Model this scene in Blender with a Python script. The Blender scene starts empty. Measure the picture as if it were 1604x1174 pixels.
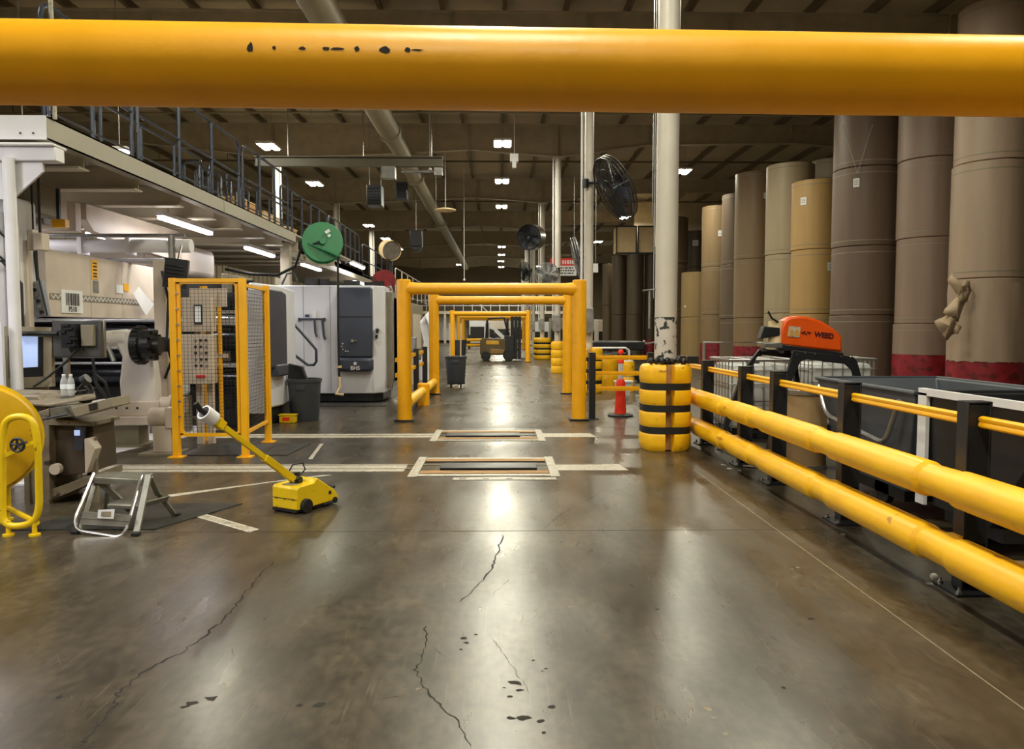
import bpy, bmesh, math, random
from mathutils import Vector, Matrix, Euler
random.seed(7)
PI = math.pi
scn = bpy.context.scene
C = scn.collection
V = Vector

# ------------------------------------------------------------------ camera, world, light, exposure
PSI = math.atan(19/1200*math.cos(math.atan(72/1200)))
THE = math.atan(72/1200)
cd = bpy.data.cameras.new('camera')
cam = bpy.data.objects.new('camera', cd); C.objects.link(cam)
cam.location = (0, 0, 1.6)
cam.rotation_euler = (PI/2 - THE, 0, -PSI)
cd.sensor_fit = 'HORIZONTAL'; cd.sensor_width = 36.0
cd.lens = 36.0*1200/1604
cd.clip_start = 0.05; cd.clip_end = 400
scn.camera = cam

w = bpy.data.worlds.new('world'); scn.world = w; w.use_nodes = True
w.node_tree.nodes['Background'].inputs[0].default_value = (1.0, 0.93, 0.8, 1)
w.node_tree.nodes['Background'].inputs[1].default_value = 0.05

scn.view_settings.view_transform = 'Standard'
scn.view_settings.look = 'None'
scn.view_settings.gamma = 1
scn.view_settings.exposure = -0.35
scn.view_settings.use_curve_mapping = False

WARM = (1.0, 0.965, 0.76)
COOL = (0.98, 0.95, 1.0)
def area(name, loc, sx, sy, power, col=WARM, rot=(0, 0, 0), spread=PI):
    l = bpy.data.lights.new(name, 'AREA'); l.shape = 'RECTANGLE'; l.size = sx; l.size_y = sy
    l.energy = power; l.color = col; l.spread = spread
    o = bpy.data.objects.new(name, l); C.objects.link(o); o.location = loc; o.rotation_euler = rot
    return o

# ------------------------------------------------------------------ helpers
WM = {}
def wmat(o):
    return WM.get(o.name, Matrix.Identity(4)) if o is not None else Matrix.Identity(4)
def tag(o, label=None, cat=None, group=None, kind=None):
    if label: o['label'] = label
    if cat: o['category'] = cat
    if group: o['group'] = group
    if kind: o['kind'] = kind
    return o
def thing(name, label, cat, loc=(0, 0, 0), rz=0, group=None, rot=None):
    o = bpy.data.objects.new(name, None); C.objects.link(o)
    o.empty_display_size = 0.1
    o.location = loc; o.rotation_euler = rot if rot else (0, 0, rz)
    tag(o, label, cat, group)
    WM[o.name] = Matrix.Translation(V(loc)) @ Euler(o.rotation_euler).to_matrix().to_4x4()
    return o
def at(px, py, Y):
    a = (px-802)/1200; b = (587-py)/1200
    y = math.cos(THE)+b*math.sin(THE); z = -math.sin(THE)+b*math.cos(THE)
    rx = a*math.cos(PSI)+y*math.sin(PSI); ry = -a*math.sin(PSI)+y*math.cos(PSI)
    t = Y/ry
    return V((rx*t, Y, 1.6+z*t))

def fil(pts, r=.06, n=4, closed=False):
    """round the corners of a polyline"""
    P = [V(p) for p in pts]; out = []; m = len(P)
    for i in range(m):
        if not closed and i in (0, m-1): out.append(P[i]); continue
        a = P[i-1]; b = P[i]; c = P[(i+1) % m]
        ra = min(r, (a-b).length*.48); rc = min(r, (c-b).length*.48)
        s = b+(a-b).normalized()*ra; e = b+(c-b).normalized()*rc
        for k in range(n+1):
            t = k/n; out.append(s*(1-t)**2+b*2*t*(1-t)+e*t*t)
    return out

class MB:
    """collects shapes; build() links them as ONE mesh object"""
    def __init__(s): s.bm = bmesh.new(); s.mi = 0
    def _f(s, vs):
        try:
            f = s.bm.faces.new(vs); f.material_index = s.mi; return f
        except ValueError: return None
    def hexa(s, p):
        v = [s.bm.verts.new(q) for q in p]
        for f in ((3,2,1,0),(4,5,6,7),(0,1,5,4),(1,2,6,5),(2,3,7,6),(3,0,4,7)): s._f([v[i] for i in f])
        return s
    def box(s, c, d, rot=None):
        c = V(c); h = V(d)/2
        P = [V((x*h.x, y*h.y, z*h.z)) for z in (-1,1) for x, y in ((-1,-1),(1,-1),(1,1),(-1,1))]
        if rot is not None:
            R = Euler(rot).to_matrix() if not isinstance(rot, Matrix) else rot
            P = [R @ q for q in P]
        return s.hexa([c+q for q in P])
    def bb(s, x0, x1, y0, y1, z0, z1):
        return s.box(((x0+x1)/2, (y0+y1)/2, (z0+z1)/2), (abs(x1-x0), abs(y1-y0), abs(z1-z0)))
    def bar(s, a, b, wd, ht, up=(0, 0, 1)):
        a = V(a); b = V(b); d = (b-a).normalized(); u = V(up)
        if abs(d.dot(u)) > .95: u = V((0, 1, 0))
        r = d.cross(u).normalized(); u = r.cross(d).normalized()
        P = []
        for q in (a, b):
            for i, j in ((-1,-1),(1,-1),(1,1),(-1,1)): P.append(q + r*wd/2*i + u*ht/2*j)
        return s.hexa(P)
    def ring(s, c, n, r, seg, ref=None):
        n = n.normalized()
        if ref is None: ref = V((0, 0, 1)) if abs(n.z) < .9 else V((1, 0, 0))
        x = n.cross(ref).normalized(); y = n.cross(x).normalized()
        return [s.bm.verts.new(c + x*math.cos(2*PI*i/seg)*r + y*math.sin(2*PI*i/seg)*r) for i in range(seg)]
    def tube(s, pts, r, seg=10, closed=False, caps=True):
        P = [V(p) for p in pts]; n = len(P)
        R = r if isinstance(r, (list, tuple)) else [r]*n
        rings = []; ref = None
        for i in range(n):
            if closed: t = P[(i+1) % n]-P[i-1]
            else: t = P[min(i+1, n-1)]-P[max(i-1, 0)]
            t = t.normalized()
            if ref is None: ref = V((0, 0, 1)) if abs(t.z) < .9 else V((1, 0, 0))
            x = t.cross(ref).normalized(); ref = x.cross(t).normalized()
            k = 1.0
            if 0 < i < n-1 or closed:
                a = (P[i]-P[i-1]).normalized(); b = (P[(i+1) % n]-P[i]).normalized()
                k = 1/max(.5, math.cos(a.angle(b, 0)/2))
            rings.append([s.bm.verts.new(P[i] + (x*math.cos(2*PI*j/seg) + ref*math.sin(2*PI*j/seg))*R[i]) for j in range(seg)])
        m = n if closed else n-1
        for i in range(m):
            A = rings[i]; B = rings[(i+1) % n]
            for j in range(seg): s._f([A[j], A[(j+1) % seg], B[(j+1) % seg], B[j]])
        if caps and not closed:
            s._f(list(reversed(rings[0]))); s._f(rings[-1])
        return s
    def cyl(s, a, b, r, r2=None, seg=20, caps=True):
        return s.tube([a, b], [r, r if r2 is None else r2], seg, caps=caps)
    def lathe(s, prof, o=(0, 0, 0), axis=(0, 0, 1), seg=28):
        """prof: (radius, height) along axis"""
        o = V(o); n = V(axis).normalized(); rs = []
        for r, h in prof:
            if r < 1e-5: rs.append([s.bm.verts.new(o+n*h)])
            else: rs.append(s.ring(o+n*h, n, r, seg))
        for A, B in zip(rs, rs[1:]):
            for j in range(seg):
                k = (j+1) % seg
                if len(A) == 1 and len(B) == 1: continue
                if len(A) == 1: s._f([A[0], B[k], B[j]])
                elif len(B) == 1: s._f([A[j], A[k], B[0]])
                else: s._f([A[j], A[k], B[k], B[j]])
        return s
    def prism(s, pts, ext):
        """closed polygon of 3-D points pushed along ext"""
        e = V(ext); A = [s.bm.verts.new(V(p)) for p in pts]; B = [s.bm.verts.new(V(p)+e) for p in pts]
        s._f(list(reversed(A))); s._f(B); n = len(A)
        for i in range(n): s._f([A[i], A[(i+1) % n], B[(i+1) % n], B[i]])
        return s
    def ball(s, c, r, seg=12):
        prof = [(r*math.sin(PI*i/8), -r*math.cos(PI*i/8)) for i in range(9)]
        prof[0] = (0, -r); prof[-1] = (0, r)
        return s.lathe(prof, c, (0, 0, 1), seg)
    def quad(s, pts):
        s._f([s.bm.verts.new(V(p)) for p in pts]); return s
    def build(s, name, m, parent=None, local=False, bev=0, label=None, ang=35):
        bm = s.bm
        bmesh.ops.recalc_face_normals(bm, faces=bm.faces)
        if parent is not None and not local: bm.transform(wmat(parent).inverted())
        me = bpy.data.meshes.new(name); bm.to_mesh(me); bm.free()
        for q in (m if isinstance(m, (list, tuple)) else [m]): me.materials.append(q)
        for p in me.polygons: p.use_smooth = True
        me.set_sharp_from_angle(angle=math.radians(ang))
        o = bpy.data.objects.new(name, me); C.objects.link(o)
        if parent is not None: o.parent = parent
        WM[o.name] = wmat(parent) if parent is not None else Matrix.Identity(4)
        if bev:
            md = o.modifiers.new('bevel', 'BEVEL'); md.width = bev; md.segments = 2; md.limit_method = 'ANGLE'; md.angle_limit = math.radians(40)
        if label: o['label'] = label
        return o
def struct(o): o['kind'] = 'structure'; return o
def solo(o, label, cat, group=None, kind=None): return tag(o, label, cat, group, kind)
def dup(root, loc=None, rz=None, label=None, group=None):
    r = root.copy(); C.objects.link(r)
    if loc is not None: r.location = loc
    if rz is not None: r.rotation_euler = (0, 0, rz)
    if label: r['label'] = label
    if group: r['group'] = group
    WM[r.name] = Matrix.Translation(r.location) @ r.rotation_euler.to_matrix().to_4x4()
    for ch in list(root.children):
        c = ch.copy(); C.objects.link(c); c.parent = r
        for g in ch.children:
            d = g.copy(); C.objects.link(d); d.parent = c
    return r
def text(name, body, m, size, loc, rot, parent, ext=0.001, align='CENTER', bold=0.0):
    cu = bpy.data.curves.new('tmp', 'FONT'); cu.body = body; cu.size = size; cu.extrude = ext
    cu.align_x = align; cu.align_y = 'CENTER'; cu.offset = bold
    to = bpy.data.objects.new('tmp', cu); C.objects.link(to)
    dg = bpy.context.evaluated_depsgraph_get()
    me = bpy.data.meshes.new_from_object(to.evaluated_get(dg))
    bpy.data.objects.remove(to); me.name = name
    me.transform(wmat(parent).inverted() @ Matrix.Translation(V(loc)) @ Euler(rot).to_matrix().to_4x4())
    me.materials.clear(); me.materials.append(m)
    o = bpy.data.objects.new(name, me); C.objects.link(o); o.parent = parent
    WM[o.name] = wmat(parent)
    return o

# ------------------------------------------------------------------ materials
def lin(c): return tuple(((x/255)/12.92 if x/255 <= .04045 else ((x/255+.055)/1.055)**2.4) for x in c)
def mat(name, rgb, rough=.5, metal=0, var=.12, scale=3, bump=0, bscale=30, rvar=.1, emit=0, spec=.5, coat=0, rust=None, stretch=None):
    m = bpy.data.materials.new(name); m.use_nodes = True
    N = m.node_tree.nodes; L = m.node_tree.links; b = N['Principled BSDF']
    c = lin(rgb)
    b.inputs['Metallic'].default_value = metal
    b.inputs['Specular IOR Level'].default_value = spec
    b.inputs['Coat Weight'].default_value = coat
    tc = N.new('ShaderNodeTexCoord'); src = tc.outputs['Object']
    if stretch:
        mp = N.new('ShaderNodeMapping'); mp.inputs['Scale'].default_value = stretch; L.new(src, mp.inputs[0]); src = mp.outputs[0]
    nz = N.new('ShaderNodeTexNoise'); nz.inputs['Scale'].default_value = scale; nz.inputs['Detail'].default_value = 5
    L.new(src, nz.inputs['Vector'])
    cr = N.new('ShaderNodeValToRGB'); cr.color_ramp.elements[0].position = .3; cr.color_ramp.elements[1].position = .72
    cr.color_ramp.elements[0].color = tuple(x*(1-var) for x in c)+(1,)
    cr.color_ramp.elements[1].color = tuple(min(1, x*(1+var)) for x in c)+(1,)
    L.new(nz.outputs['Fac'], cr.inputs[0]); col = cr.outputs[0]
    if rust:
        n2 = N.new('ShaderNodeTexNoise'); n2.inputs['Scale'].default_value = rust[1]; n2.inputs['Detail'].default_value = 8
        L.new(src, n2.inputs['Vector'])
        r2 = N.new('ShaderNodeValToRGB'); r2.color_ramp.elements[0].position = rust[2]; r2.color_ramp.elements[1].position = rust[2]+.04
        L.new(n2.outputs['Fac'], r2.inputs[0])
        mx = N.new('ShaderNodeMix'); mx.data_type = 'RGBA'; L.new(r2.outputs[0], mx.inputs[0]); L.new(col, mx.inputs[6])
        mx.inputs[7].default_value = lin(rust[0])+(1,); col = mx.outputs[2]
    L.new(col, b.inputs['Base Color'])
    mr = N.new('ShaderNodeMapRange'); mr.inputs[3].default_value = max(.02, rough-rvar); mr.inputs[4].default_value = min(1, rough+rvar)
    L.new(nz.outputs['Fac'], mr.inputs[0]); L.new(mr.outputs[0], b.inputs['Roughness'])
    if bump:
        n3 = N.new('ShaderNodeTexNoise'); n3.inputs['Scale'].default_value = bscale; n3.inputs['Detail'].default_value = 4
        L.new(src, n3.inputs['Vector'])
        bp = N.new('ShaderNodeBump'); bp.inputs['Strength'].default_value = bump; bp.inputs['Distance'].default_value = .02
        L.new(n3.outputs['Fac'], bp.inputs['Height']); L.new(bp.outputs[0], b.inputs['Normal'])
    if emit:
        b.inputs['Emission Color'].default_value = c+(1,); b.inputs['Emission Strength'].default_value = emit
    return m
M = dict(
 yel=mat('yellow_polymer', (248,176,4), .42, var=.06, scale=5, bump=.04),
 yel2=mat('yellow_polymer_scuffed', (252,188,14), .42, var=.10, scale=7, bump=.1, rust=((190,130,20),9,.66), stretch=(1,.4,1)),
 yelp=mat('yellow_paint', (245,180,10), .4, var=.06),
 yelm=mat('machine_yellow', (226,190,12), .4, var=.1, rust=((90,75,20),16,.68)),
 blk=mat('black_powder_coat', (27,28,33), .42, var=.2, bump=.05),
 blkr=mat('black_rubber', (20,20,20), .6, var=.2),
 mat=mat('dark_mat', (42,42,40), .55, var=.25, scale=8, bump=.2),
 grey=mat('grey_plastic', (62,67,76), .45, var=.08),
 dgrey=mat('dark_grey_paint', (62,68,84), .35, var=.05),
 navy=mat('navy_rail_paint', (62,68,84), .3, var=.08, metal=.3),
 stl=mat('galvanised_steel', (165,165,165), .35, metal=.85, var=.15, scale=8),
 chr=mat('bright_steel', (205,205,205), .22, metal=1, var=.08),
 alu=mat('worn_aluminium', (126,124,112), .45, metal=.5, var=.2, scale=10),
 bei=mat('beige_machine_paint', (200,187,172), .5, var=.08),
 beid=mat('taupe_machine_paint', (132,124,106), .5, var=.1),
 plt=mat('platform_paint', (152,146,130), .5, var=.08),
 joist=mat('joist_paint', (190,180,160), .5, var=.06),  # platform paint lightened in place of lamp light below the deck
 wht=mat('white_paint', (222,222,226), .45, var=.05),
 cab=mat('cabinet_white', (216,218,228), .35, var=.03),
 col=mat('column_paint', (205,198,188), .4, var=.06, bump=.05),
 colc=mat('column_chipped', (205,198,192), .4, var=.08, rust=((52,56,54),11,.54)),
 tape=mat('white_floor_tape', (182,176,162), .45, var=.2, scale=12, rust=((140,125,100),18,.60)),
 wood=mat('wood_insert', (160,122,74), .6, var=.45, scale=5, stretch=(1,6,1), spec=.2),
 red=mat('red_paint', (128,22,34), .45, var=.25, scale=6, rust=((90,16,20),5,.55)),
 redb=mat('red_plastic', (214,22,20), .45, var=.08),
 orgc=mat('orange_cone', (236,52,24), .45, var=.05),
 org=mat('orange_cowling', (224,84,14), .35, var=.08),
 grn=mat('green_paint', (38,122,76), .4, var=.1),
 paper=mat('white_paper', (226,226,226), .6, var=.03),
 paperd=mat('grey_print', (120,118,112), .6, var=.1),
 tan=mat('tan_board', (232,206,160), .7, var=.06),
 cardb=mat('cardboard', (150,122,84), .75, var=.12),
 duct=mat('duct_paint', (142,132,106), .45, var=.08, bump=.15, bscale=8),
 beam=mat('roof_steel', (178,166,144), .55, var=.12),
 deck=mat('roof_deck', (196,182,156), .7, var=.22, scale=.35, bump=.1),
 purl=mat('purlin_steel', (110,98,78), .5, var=.15),
 wall=mat('wall_panel', (158,144,118), .65, var=.1, scale=.4),
 mach=mat('dark_machine', (44,44,44), .4, var=.25, metal=.4),
 roll=mat('dark_roller', (30,31,34), .25, metal=.6, var=.2),
 ink=mat('black_ink', (26,26,28), .5, var=.05),
 maroon=mat('maroon_ink', (70,12,24), .5, var=.05),
 clear=mat('translucent_plastic', (196,198,198), .3, var=.06),
 lens=mat('lamp_lens', (255,246,225), .5, emit=30, var=0),
 tubel=mat('fluorescent_tube', (255,247,240), .5, emit=22, var=0),
 scr=mat('monitor_screen', (170,190,235), .3, emit=.9, var=0),
 scrg=mat('panel_screen', (210,214,214), .3, emit=.25, var=.1),
 gdirt=mat('floor_crack', (22,18,12), .8, var=.3, scale=20),
 caulk=mat('joint_line', (52,44,32), .6, var=.3, scale=10),
 caulkl=mat('joint_sealant', (128,116,94), .6, var=.3, scale=10),
 amb=mat('amber_panel', (214,150,52), .5, var=.1),
)
# clear polyethylene for the bottles
mb_ = bpy.data.materials.new('clear_plastic'); mb_.use_nodes = True
b_ = mb_.node_tree.nodes['Principled BSDF']; b_.inputs['Base Color'].default_value = (.85,.9,.95,1); b_.inputs['Roughness'].default_value = .08
b_.inputs['Transmission Weight'].default_value = .7; b_.inputs['IOR'].default_value = 1.2
M['bottle'] = mb_
def kraft(name, rgb):
    return mat(name, rgb, .5, var=.07, scale=2, bump=.04, bscale=6, spec=.45, stretch=(3, 3, .35))

def floor_mat():
    m = bpy.data.materials.new('polished_concrete'); m.use_nodes = True
    N = m.node_tree.nodes; L = m.node_tree.links; b = N['Principled BSDF']
    tc = N.new('ShaderNodeTexCoord')
    def noise(sc, det, st=None, dist=0):
        n = N.new('ShaderNodeTexNoise'); n.inputs['Scale'].default_value = sc; n.inputs['Detail'].default_value = det; n.inputs['Distortion'].default_value = dist
        if st:
            mp = N.new('ShaderNodeMapping'); mp.inputs['Scale'].default_value = st; L.new(tc.outputs['Object'], mp.inputs[0]); L.new(mp.outputs[0], n.inputs['Vector'])
        else: L.new(tc.outputs['Object'], n.inputs['Vector'])
        return n.outputs['Fac']
    def ramp(f, a, bb, ca, cb):
        r = N.new('ShaderNodeValToRGB'); r.color_ramp.elements[0].position = a; r.color_ramp.elements[1].position = bb
        r.color_ramp.elements[0].color = ca; r.color_ramp.elements[1].color = cb; L.new(f, r.inputs[0]); return r.outputs[0]
    def mixc(fac, a, bcol, mode='MIX'):
        x = N.new('ShaderNodeMix'); x.data_type = 'RGBA'; x.blend_type = mode
        if isinstance(fac, float): x.inputs[0].default_value = fac
        else: L.new(fac, x.inputs[0])
        L.new(a, x.inputs[6])
        if isinstance(bcol, tuple): x.inputs[7].default_value = bcol
        else: L.new(bcol, x.inputs[7])
        return x.outputs[2]
    big = noise(.45, 6, None, .5)
    c1 = ramp(big, .25, .75, lin((54,47,37))+(1,), lin((78,70,57))+(1,))
    mid = noise(4, 8, (1, .5, 1), 0)
    c2 = ramp(mid, .36, .66, (.55, .54, .52, 1), (1.35, 1.34, 1.32, 1))
    c = mixc(.85, c1, c2, 'MULTIPLY')
    sp = noise(60, 3)
    c = mixc(ramp(sp, .66, .74, (0,0,0,1), (.5,.5,.5,1)), c, lin((50,44,34))+(1,))
    fine = noise(22, 8, (1, .55, 1), 0)
    c = mixc(.8, c, ramp(fine, .36, .64, (.62, .62, .62, 1), (1.3, 1.3, 1.3, 1)), 'MULTIPLY')
    sc = noise(4, 6, (14, .5, 1), 0)
    c = mixc(ramp(sc, .62, .72, (0,0,0,1), (.16,.16,.16,1)), c, lin((150,142,124))+(1,))
    sc2 = noise(4, 6, (.6, 12, 1), 0)
    c = mixc(ramp(sc2, .62, .74, (0,0,0,1), (.3,.3,.3,1)), c, lin((44,38,30))+(1,))
    st = noise(.9, 4, (1, .6, 1), 0)
    c = mixc(ramp(st, .5, .7, (0,0,0,1), (.55,.55,.55,1)), c, lin((58,50,36))+(1,))
    L.new(c, b.inputs['Base Color'])
    rn = noise(2.2, 6, (1.4, .35, 1), .2)
    mr = N.new('ShaderNodeMapRange'); mr.inputs[1].default_value = .3; mr.inputs[2].default_value = .75
    mr.inputs[3].default_value = .24; mr.inputs[4].default_value = .38
    L.new(rn, mr.inputs[0]); L.new(mr.outputs[0], b.inputs['Roughness'])
    b.inputs['Specular IOR Level'].default_value = .8
    bn = noise(9, 8, (1, .8, 1))
    bp = N.new('ShaderNodeBump'); bp.inputs['Strength'].default_value = .04; bp.inputs['Distance'].default_value = .01
    L.new(bn, bp.inputs['Height']); L.new(bp.outputs[0], b.inputs['Normal'])
    return m

# ------------------------------------------------------------------ the building
COLY = [10.15, 19.1, 29.3, 39.8, 50.5, 61.0, 71.5, 82.0]
XL, XR, YR, YF = -17.0, 17.0, -9.0, 96.0
f = MB(); f.bb(XL, XR, YR, YF, -.2, 0)
f.mi = 1      # saw-cut joints
for y in (5.98, 12.35, 16.1, 21.5, 26.5, 31.5, 38):
    f.bb(-3.6 if y < 7 else -1.6, 2.75, y-.004, y+.004, -.01, .0012)
f.bb(1.2, 1.215, 12.35, 40, -.01, .0012)
f.mi = 3
f.bb(2.198, 2.206, 1.0, 8.6, -.01, .0015)
f.mi = 2      # cracks: jagged strips in the slab
def crack(pts, w0, jit=.03, n=9):
    P = []
    for (a, b) in zip(pts, pts[1:]):
        a = V((a[0], a[1])); b = V((b[0], b[1]))
        for i in range(n):
            q = a.lerp(b, i/n); P.append(q+V((random.uniform(-jit, jit), random.uniform(-jit, jit)*1.3)))
    P.append(V(pts[-1][:2]))
    prev = None
    for i, q in enumerate(P):
        d = (P[min(i+1, len(P)-1)]-P[max(i-1, 0)]).normalized(); nn = V((-d.y, d.x))
        ww = w0*random.uniform(.25, 1.0)*(1 if 0 < i < len(P)-1 else .1)
        cur = (f.bm.verts.new((q.x+nn.x*ww, q.y+nn.y*ww, .0011)), f.bm.verts.new((q.x-nn.x*ww, q.y-nn.y*ww, .0011)))
        if prev: f._f([prev[0], prev[1], cur[1], cur[0]])
        prev = cur
def fl(px, py):
    p = at(px, py, 1.0); t = 1.6/(1.6-p.z); return (p.x*t, t)
def chip(px, py, r):
    x, y = fl(px, py); n = 7; vs = []
    for i in range(n):
        a = 2*PI*i/n; rr = r*random.uniform(.35, 1); vs.append(f.bm.verts.new((x+math.cos(a)*rr*1.3, y+math.sin(a)*rr, .0012)))
    f._f(vs)
crack([fl(*q) for q in [(430,880),(395,915),(370,950),(335,985),(290,1020),(215,1060),(182,1090),(172,1120),(122,1172)]], .008, .014)
crack([fl(*q) for q in [(788,838),(778,870),(765,900),(720,945)]], .007, .012)
crack([fl(*q) for q in [(665,980),(668,1015),(650,1050),(672,1090),(720,1130),(737,1172)]], .005, .010)
crack([fl(*q) for q in [(1010,760),(935,775),(880,805),(850,832)]], .002, .01)
crack([fl(*q) for q in [(800,905),(770,935)]], .002, .01)
crack([fl(*q) for q in [(770,1000),(800,1040),(830,1090)]], .0016, .008)
for px, py, r in [(808,1070,.035),(812,1082,.022),(800,1092,.015),(835,1035,.012),(745,995,.014),(730,1008,.016),(725,1000,.02),(862,1108,.02),(820,1126,.03),(800,1126,.02),(846,1130,.02),(852,1148,.012),(855,1048,.01),(722,1018,.012),(790,1078,.01),(1030,955,.014),(880,850,.014),(1227,1078,.012),(850,1052,.008),(1270,970,.02),(1080,850,.016),(330,1095,.03),(300,1102,.03),(290,1108,.02),(95,1092,.02),(500,1105,.03),(470,1106,.015)]:
    chip(px, py, r)
def scratch(n, x0, x1, y0, y1, l0, l1, w):
    for _ in range(n):
        x = random.uniform(x0, x1); y = random.uniform(y0, y1)**1; a = random.gauss(PI/2, .5) if random.random() < .7 else random.uniform(0, PI)
        l = random.uniform(l0, l1); d = V((math.cos(a), math.sin(a))); nn = V((-d.y, d.x))*w*random.uniform(.4, 1)*(y/4); p = V((x, y)); m_ = p+d*l*.5+nn*random.uniform(-3, 3)
        f._f([f.bm.verts.new((v.x, v.y, .0010)) for v in (p, m_+nn, p+d*l, m_-nn)])
scratch(70, -3.2, 2.6, 2.3, 8, .03, .2, .0022)
f.mi = 3
scratch(170, -3.2, 2.6, 2.3, 9, .04, .35, .0014)
for px, py, r in [(893,951,.022),(1110,1112,.02),(1117,1125,.015),(1135,1150,.014),(510,917,.012),(655,1080,.015),(1075,1034,.012),(885,856,.014),(345,862,.02),(330,864,.02),(1250,890,.015),(1240,892,.012)]:
    chip(px, py, r)
floor = struct(f.build('floor', [floor_mat(), M['caulk'], M['gdirt'], M['caulkl']]))

c_ = MB(); c_.bb(XL, XR, YR, YF, 9.5, 9.7); struct(c_.build('ceiling', M['deck']))
def wall(name, *b):
    q = MB(); q.bb(*b)
    # corrugated siding ribs
    x0, x1, y0, y1 = b[:4]
    if x1-x0 < 1:
        xs = x1 if x0 < 0 else x0; sg = 1 if x0 < 0 else -1
        y = y0+.5
        while y < y1: q.bb(min(xs, xs+sg*.05), max(xs, xs+sg*.05), y, y+.12, 0, 9.5); y += 1.0
    return struct(q.build(name, M['wall']))
wall('wall_left', XL-.2, XL, YR, YF, 0, 9.5)
wall('wall_right', XR, XR+.2, YR, YF, 0, 9.5)
q = MB(); q.bb(XL, XR, YF, YF+.2, 0, 9.5)
for i in range(34): q.bb(XL+.4+i, XL+.52+i, YF-.05, YF, 0, 9.5)
struct(q.build('wall_back', M['wall']))
q = MB(); q.bb(XL, XR, YR-.2, YR, 0, 9.5); struct(q.build('wall_front', M['wall']))

tn = [0]
def trim(q, m):
    tn[0] += 1; return struct(q.build('trim_%d' % tn[0], m))
for x in [(-16.4+1.5*i) for i in range(23)]:
    q = MB(); q.bb(x-.03, x+.03, YR, YF, 9.28, 9.5); q.bb(x-.03, x+.07, YR, YF, 9.27, 9.29); trim(q, M['purl'])
prof = [(-17, 8.9), (-8.4, 8.0), (-4.4, 8.14), (-1.15, 8.31), (2.2, 8.06), (5.6, 8.5), (11, 8.6), (17, 8.2)]
for y in [0.5]+COLY:
    q = MB()
    pts = [(a, y-.01, b) for a, b in prof]+[(17, y-.01, 9.26), (-17, y-.01, 9.26)]
    q.prism(pts, (0, .02, 0))
    for (a, b) in zip(prof, prof[1:]): q.bar((a[0], y, a[1]), (b[0], y, b[1]), .26, .03)
    q.bar((-17, y, 9.25), (17, y, 9.25), .26, .03)
    for x in (-13, -8.4, -4.4, -1.15, 2.2, 5.6, 11): q.bb(x-.01, x+.01, y-.12, y+.12, 8.1, 9.25) if x not in (-13, 11, 5.6) else q.bb(x-.01, x+.01, y-.12, y+.12, 8.62, 9.25)
    trim(q, M['beam'])
# eave/cross bracing pipes seen under the deck between girders
for k, y in enumerate([5.4, 14.6, 24.2, 34.5, 45.2, 55.8]):
    q = MB(); q.tube([(-16.5, y, 9.0), (16.5, y, 9.0)], .045, 8)
    for x in range(-15, 17, 3): q.tube([(x, y, 9.0), (x, y, 9.5)], .012, 6)
    trim(q, M['purl'])
# lower darker ceiling bulkhead over the roll store, far right
q = MB(); q.bb(8.2, 17, 47, 47.25, 6.6, 9.3); trim(q, M['beam'])

# ------------------------------------------------------------------ columns
for k, y in enumerate(COLY[:7]):
    rd = .145 if k == 0 else .115
    nm = ['nearest pale round steel column, chipped at eye level, standing in the strapped yellow guard',
          'second pale column along the aisle, carrying the big round fan',
          'third slim pale column from the camera, its lower half between the portals',
          'fourth pale column along the aisle with a round fan high on it',
          'fifth pale column, beside the stacked yellow drum guard far down the aisle',
          'sixth pale column, a thin strip far down the aisle',
          'farthest thin pale column of the aisle row'][k]
    t = thing('column', nm, 'column', (2.2, y, 0))
    q = MB(); q.cyl((2.2, y, 0 if k else 1.75), (2.2, y, 8.06), rd, seg=28); q.build('shaft', M['col'], t)
    if k == 0:
        q = MB(); q.cyl((2.2, y, 0), (2.2, y, 1.75), rd, seg=28); q.build('chipped_shaft', M['colc'], t, label='lower shaft with dark chipped paint')
        q = MB(); q.tube([(2.03, y-.02, 2.0), (2.03, y-.02, 8)], .008, 6); q.build('conduit', M['stl'], t)
        q = MB(); q.tube([(2.06, y, 2.12), (1.88, y-.05, 2.1)], .012, 6); q.tube([(2.06, y, 1.42), (1.93, y-.05, 1.40), (1.9, y-.06, 1.44)], .012, 6); q.tube([(1.98, y, 1.6), (1.98, y, 2.1)], .014, 6); q.build('hook', M['stl'], t)
    else:
        q = MB(); q.tube([(2.02, y-.06, 1.9), (2.02, y-.06, 8)], .03, 8); q.build('conduit', M['wht'], t)
        q = MB(); q.bb(2.0, 2.3, y-.3, y-.14, 1.5, 2.1); q.build('electrical_box', M['stl'], t, bev=.01)
    q = MB(); q.bb(2.2-.2, 2.2+.2, y-.2, y+.2, 8.0, 8.06); q.build('cap_plate', M['col'], t)
for k, y in enumerate(COLY[2:5]):
    t = thing('column', ['slim pale column rising behind the left railing', 'farther slim pale column behind the left railing', 'farthest slim pale column behind the left railing'][k], 'column', (-8.4, y, 0))
    q = MB(); q.cyl((-8.4, y, 0), (-8.4, y, 8.0), .13, seg=16); q.build('shaft', M['col'], t)
    q = MB(); q.tube([(-8.2, y-.1, 3.8), (-8.2, y-.1, 8)], .035, 8); q.build('conduit', M['wht'], t)

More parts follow.
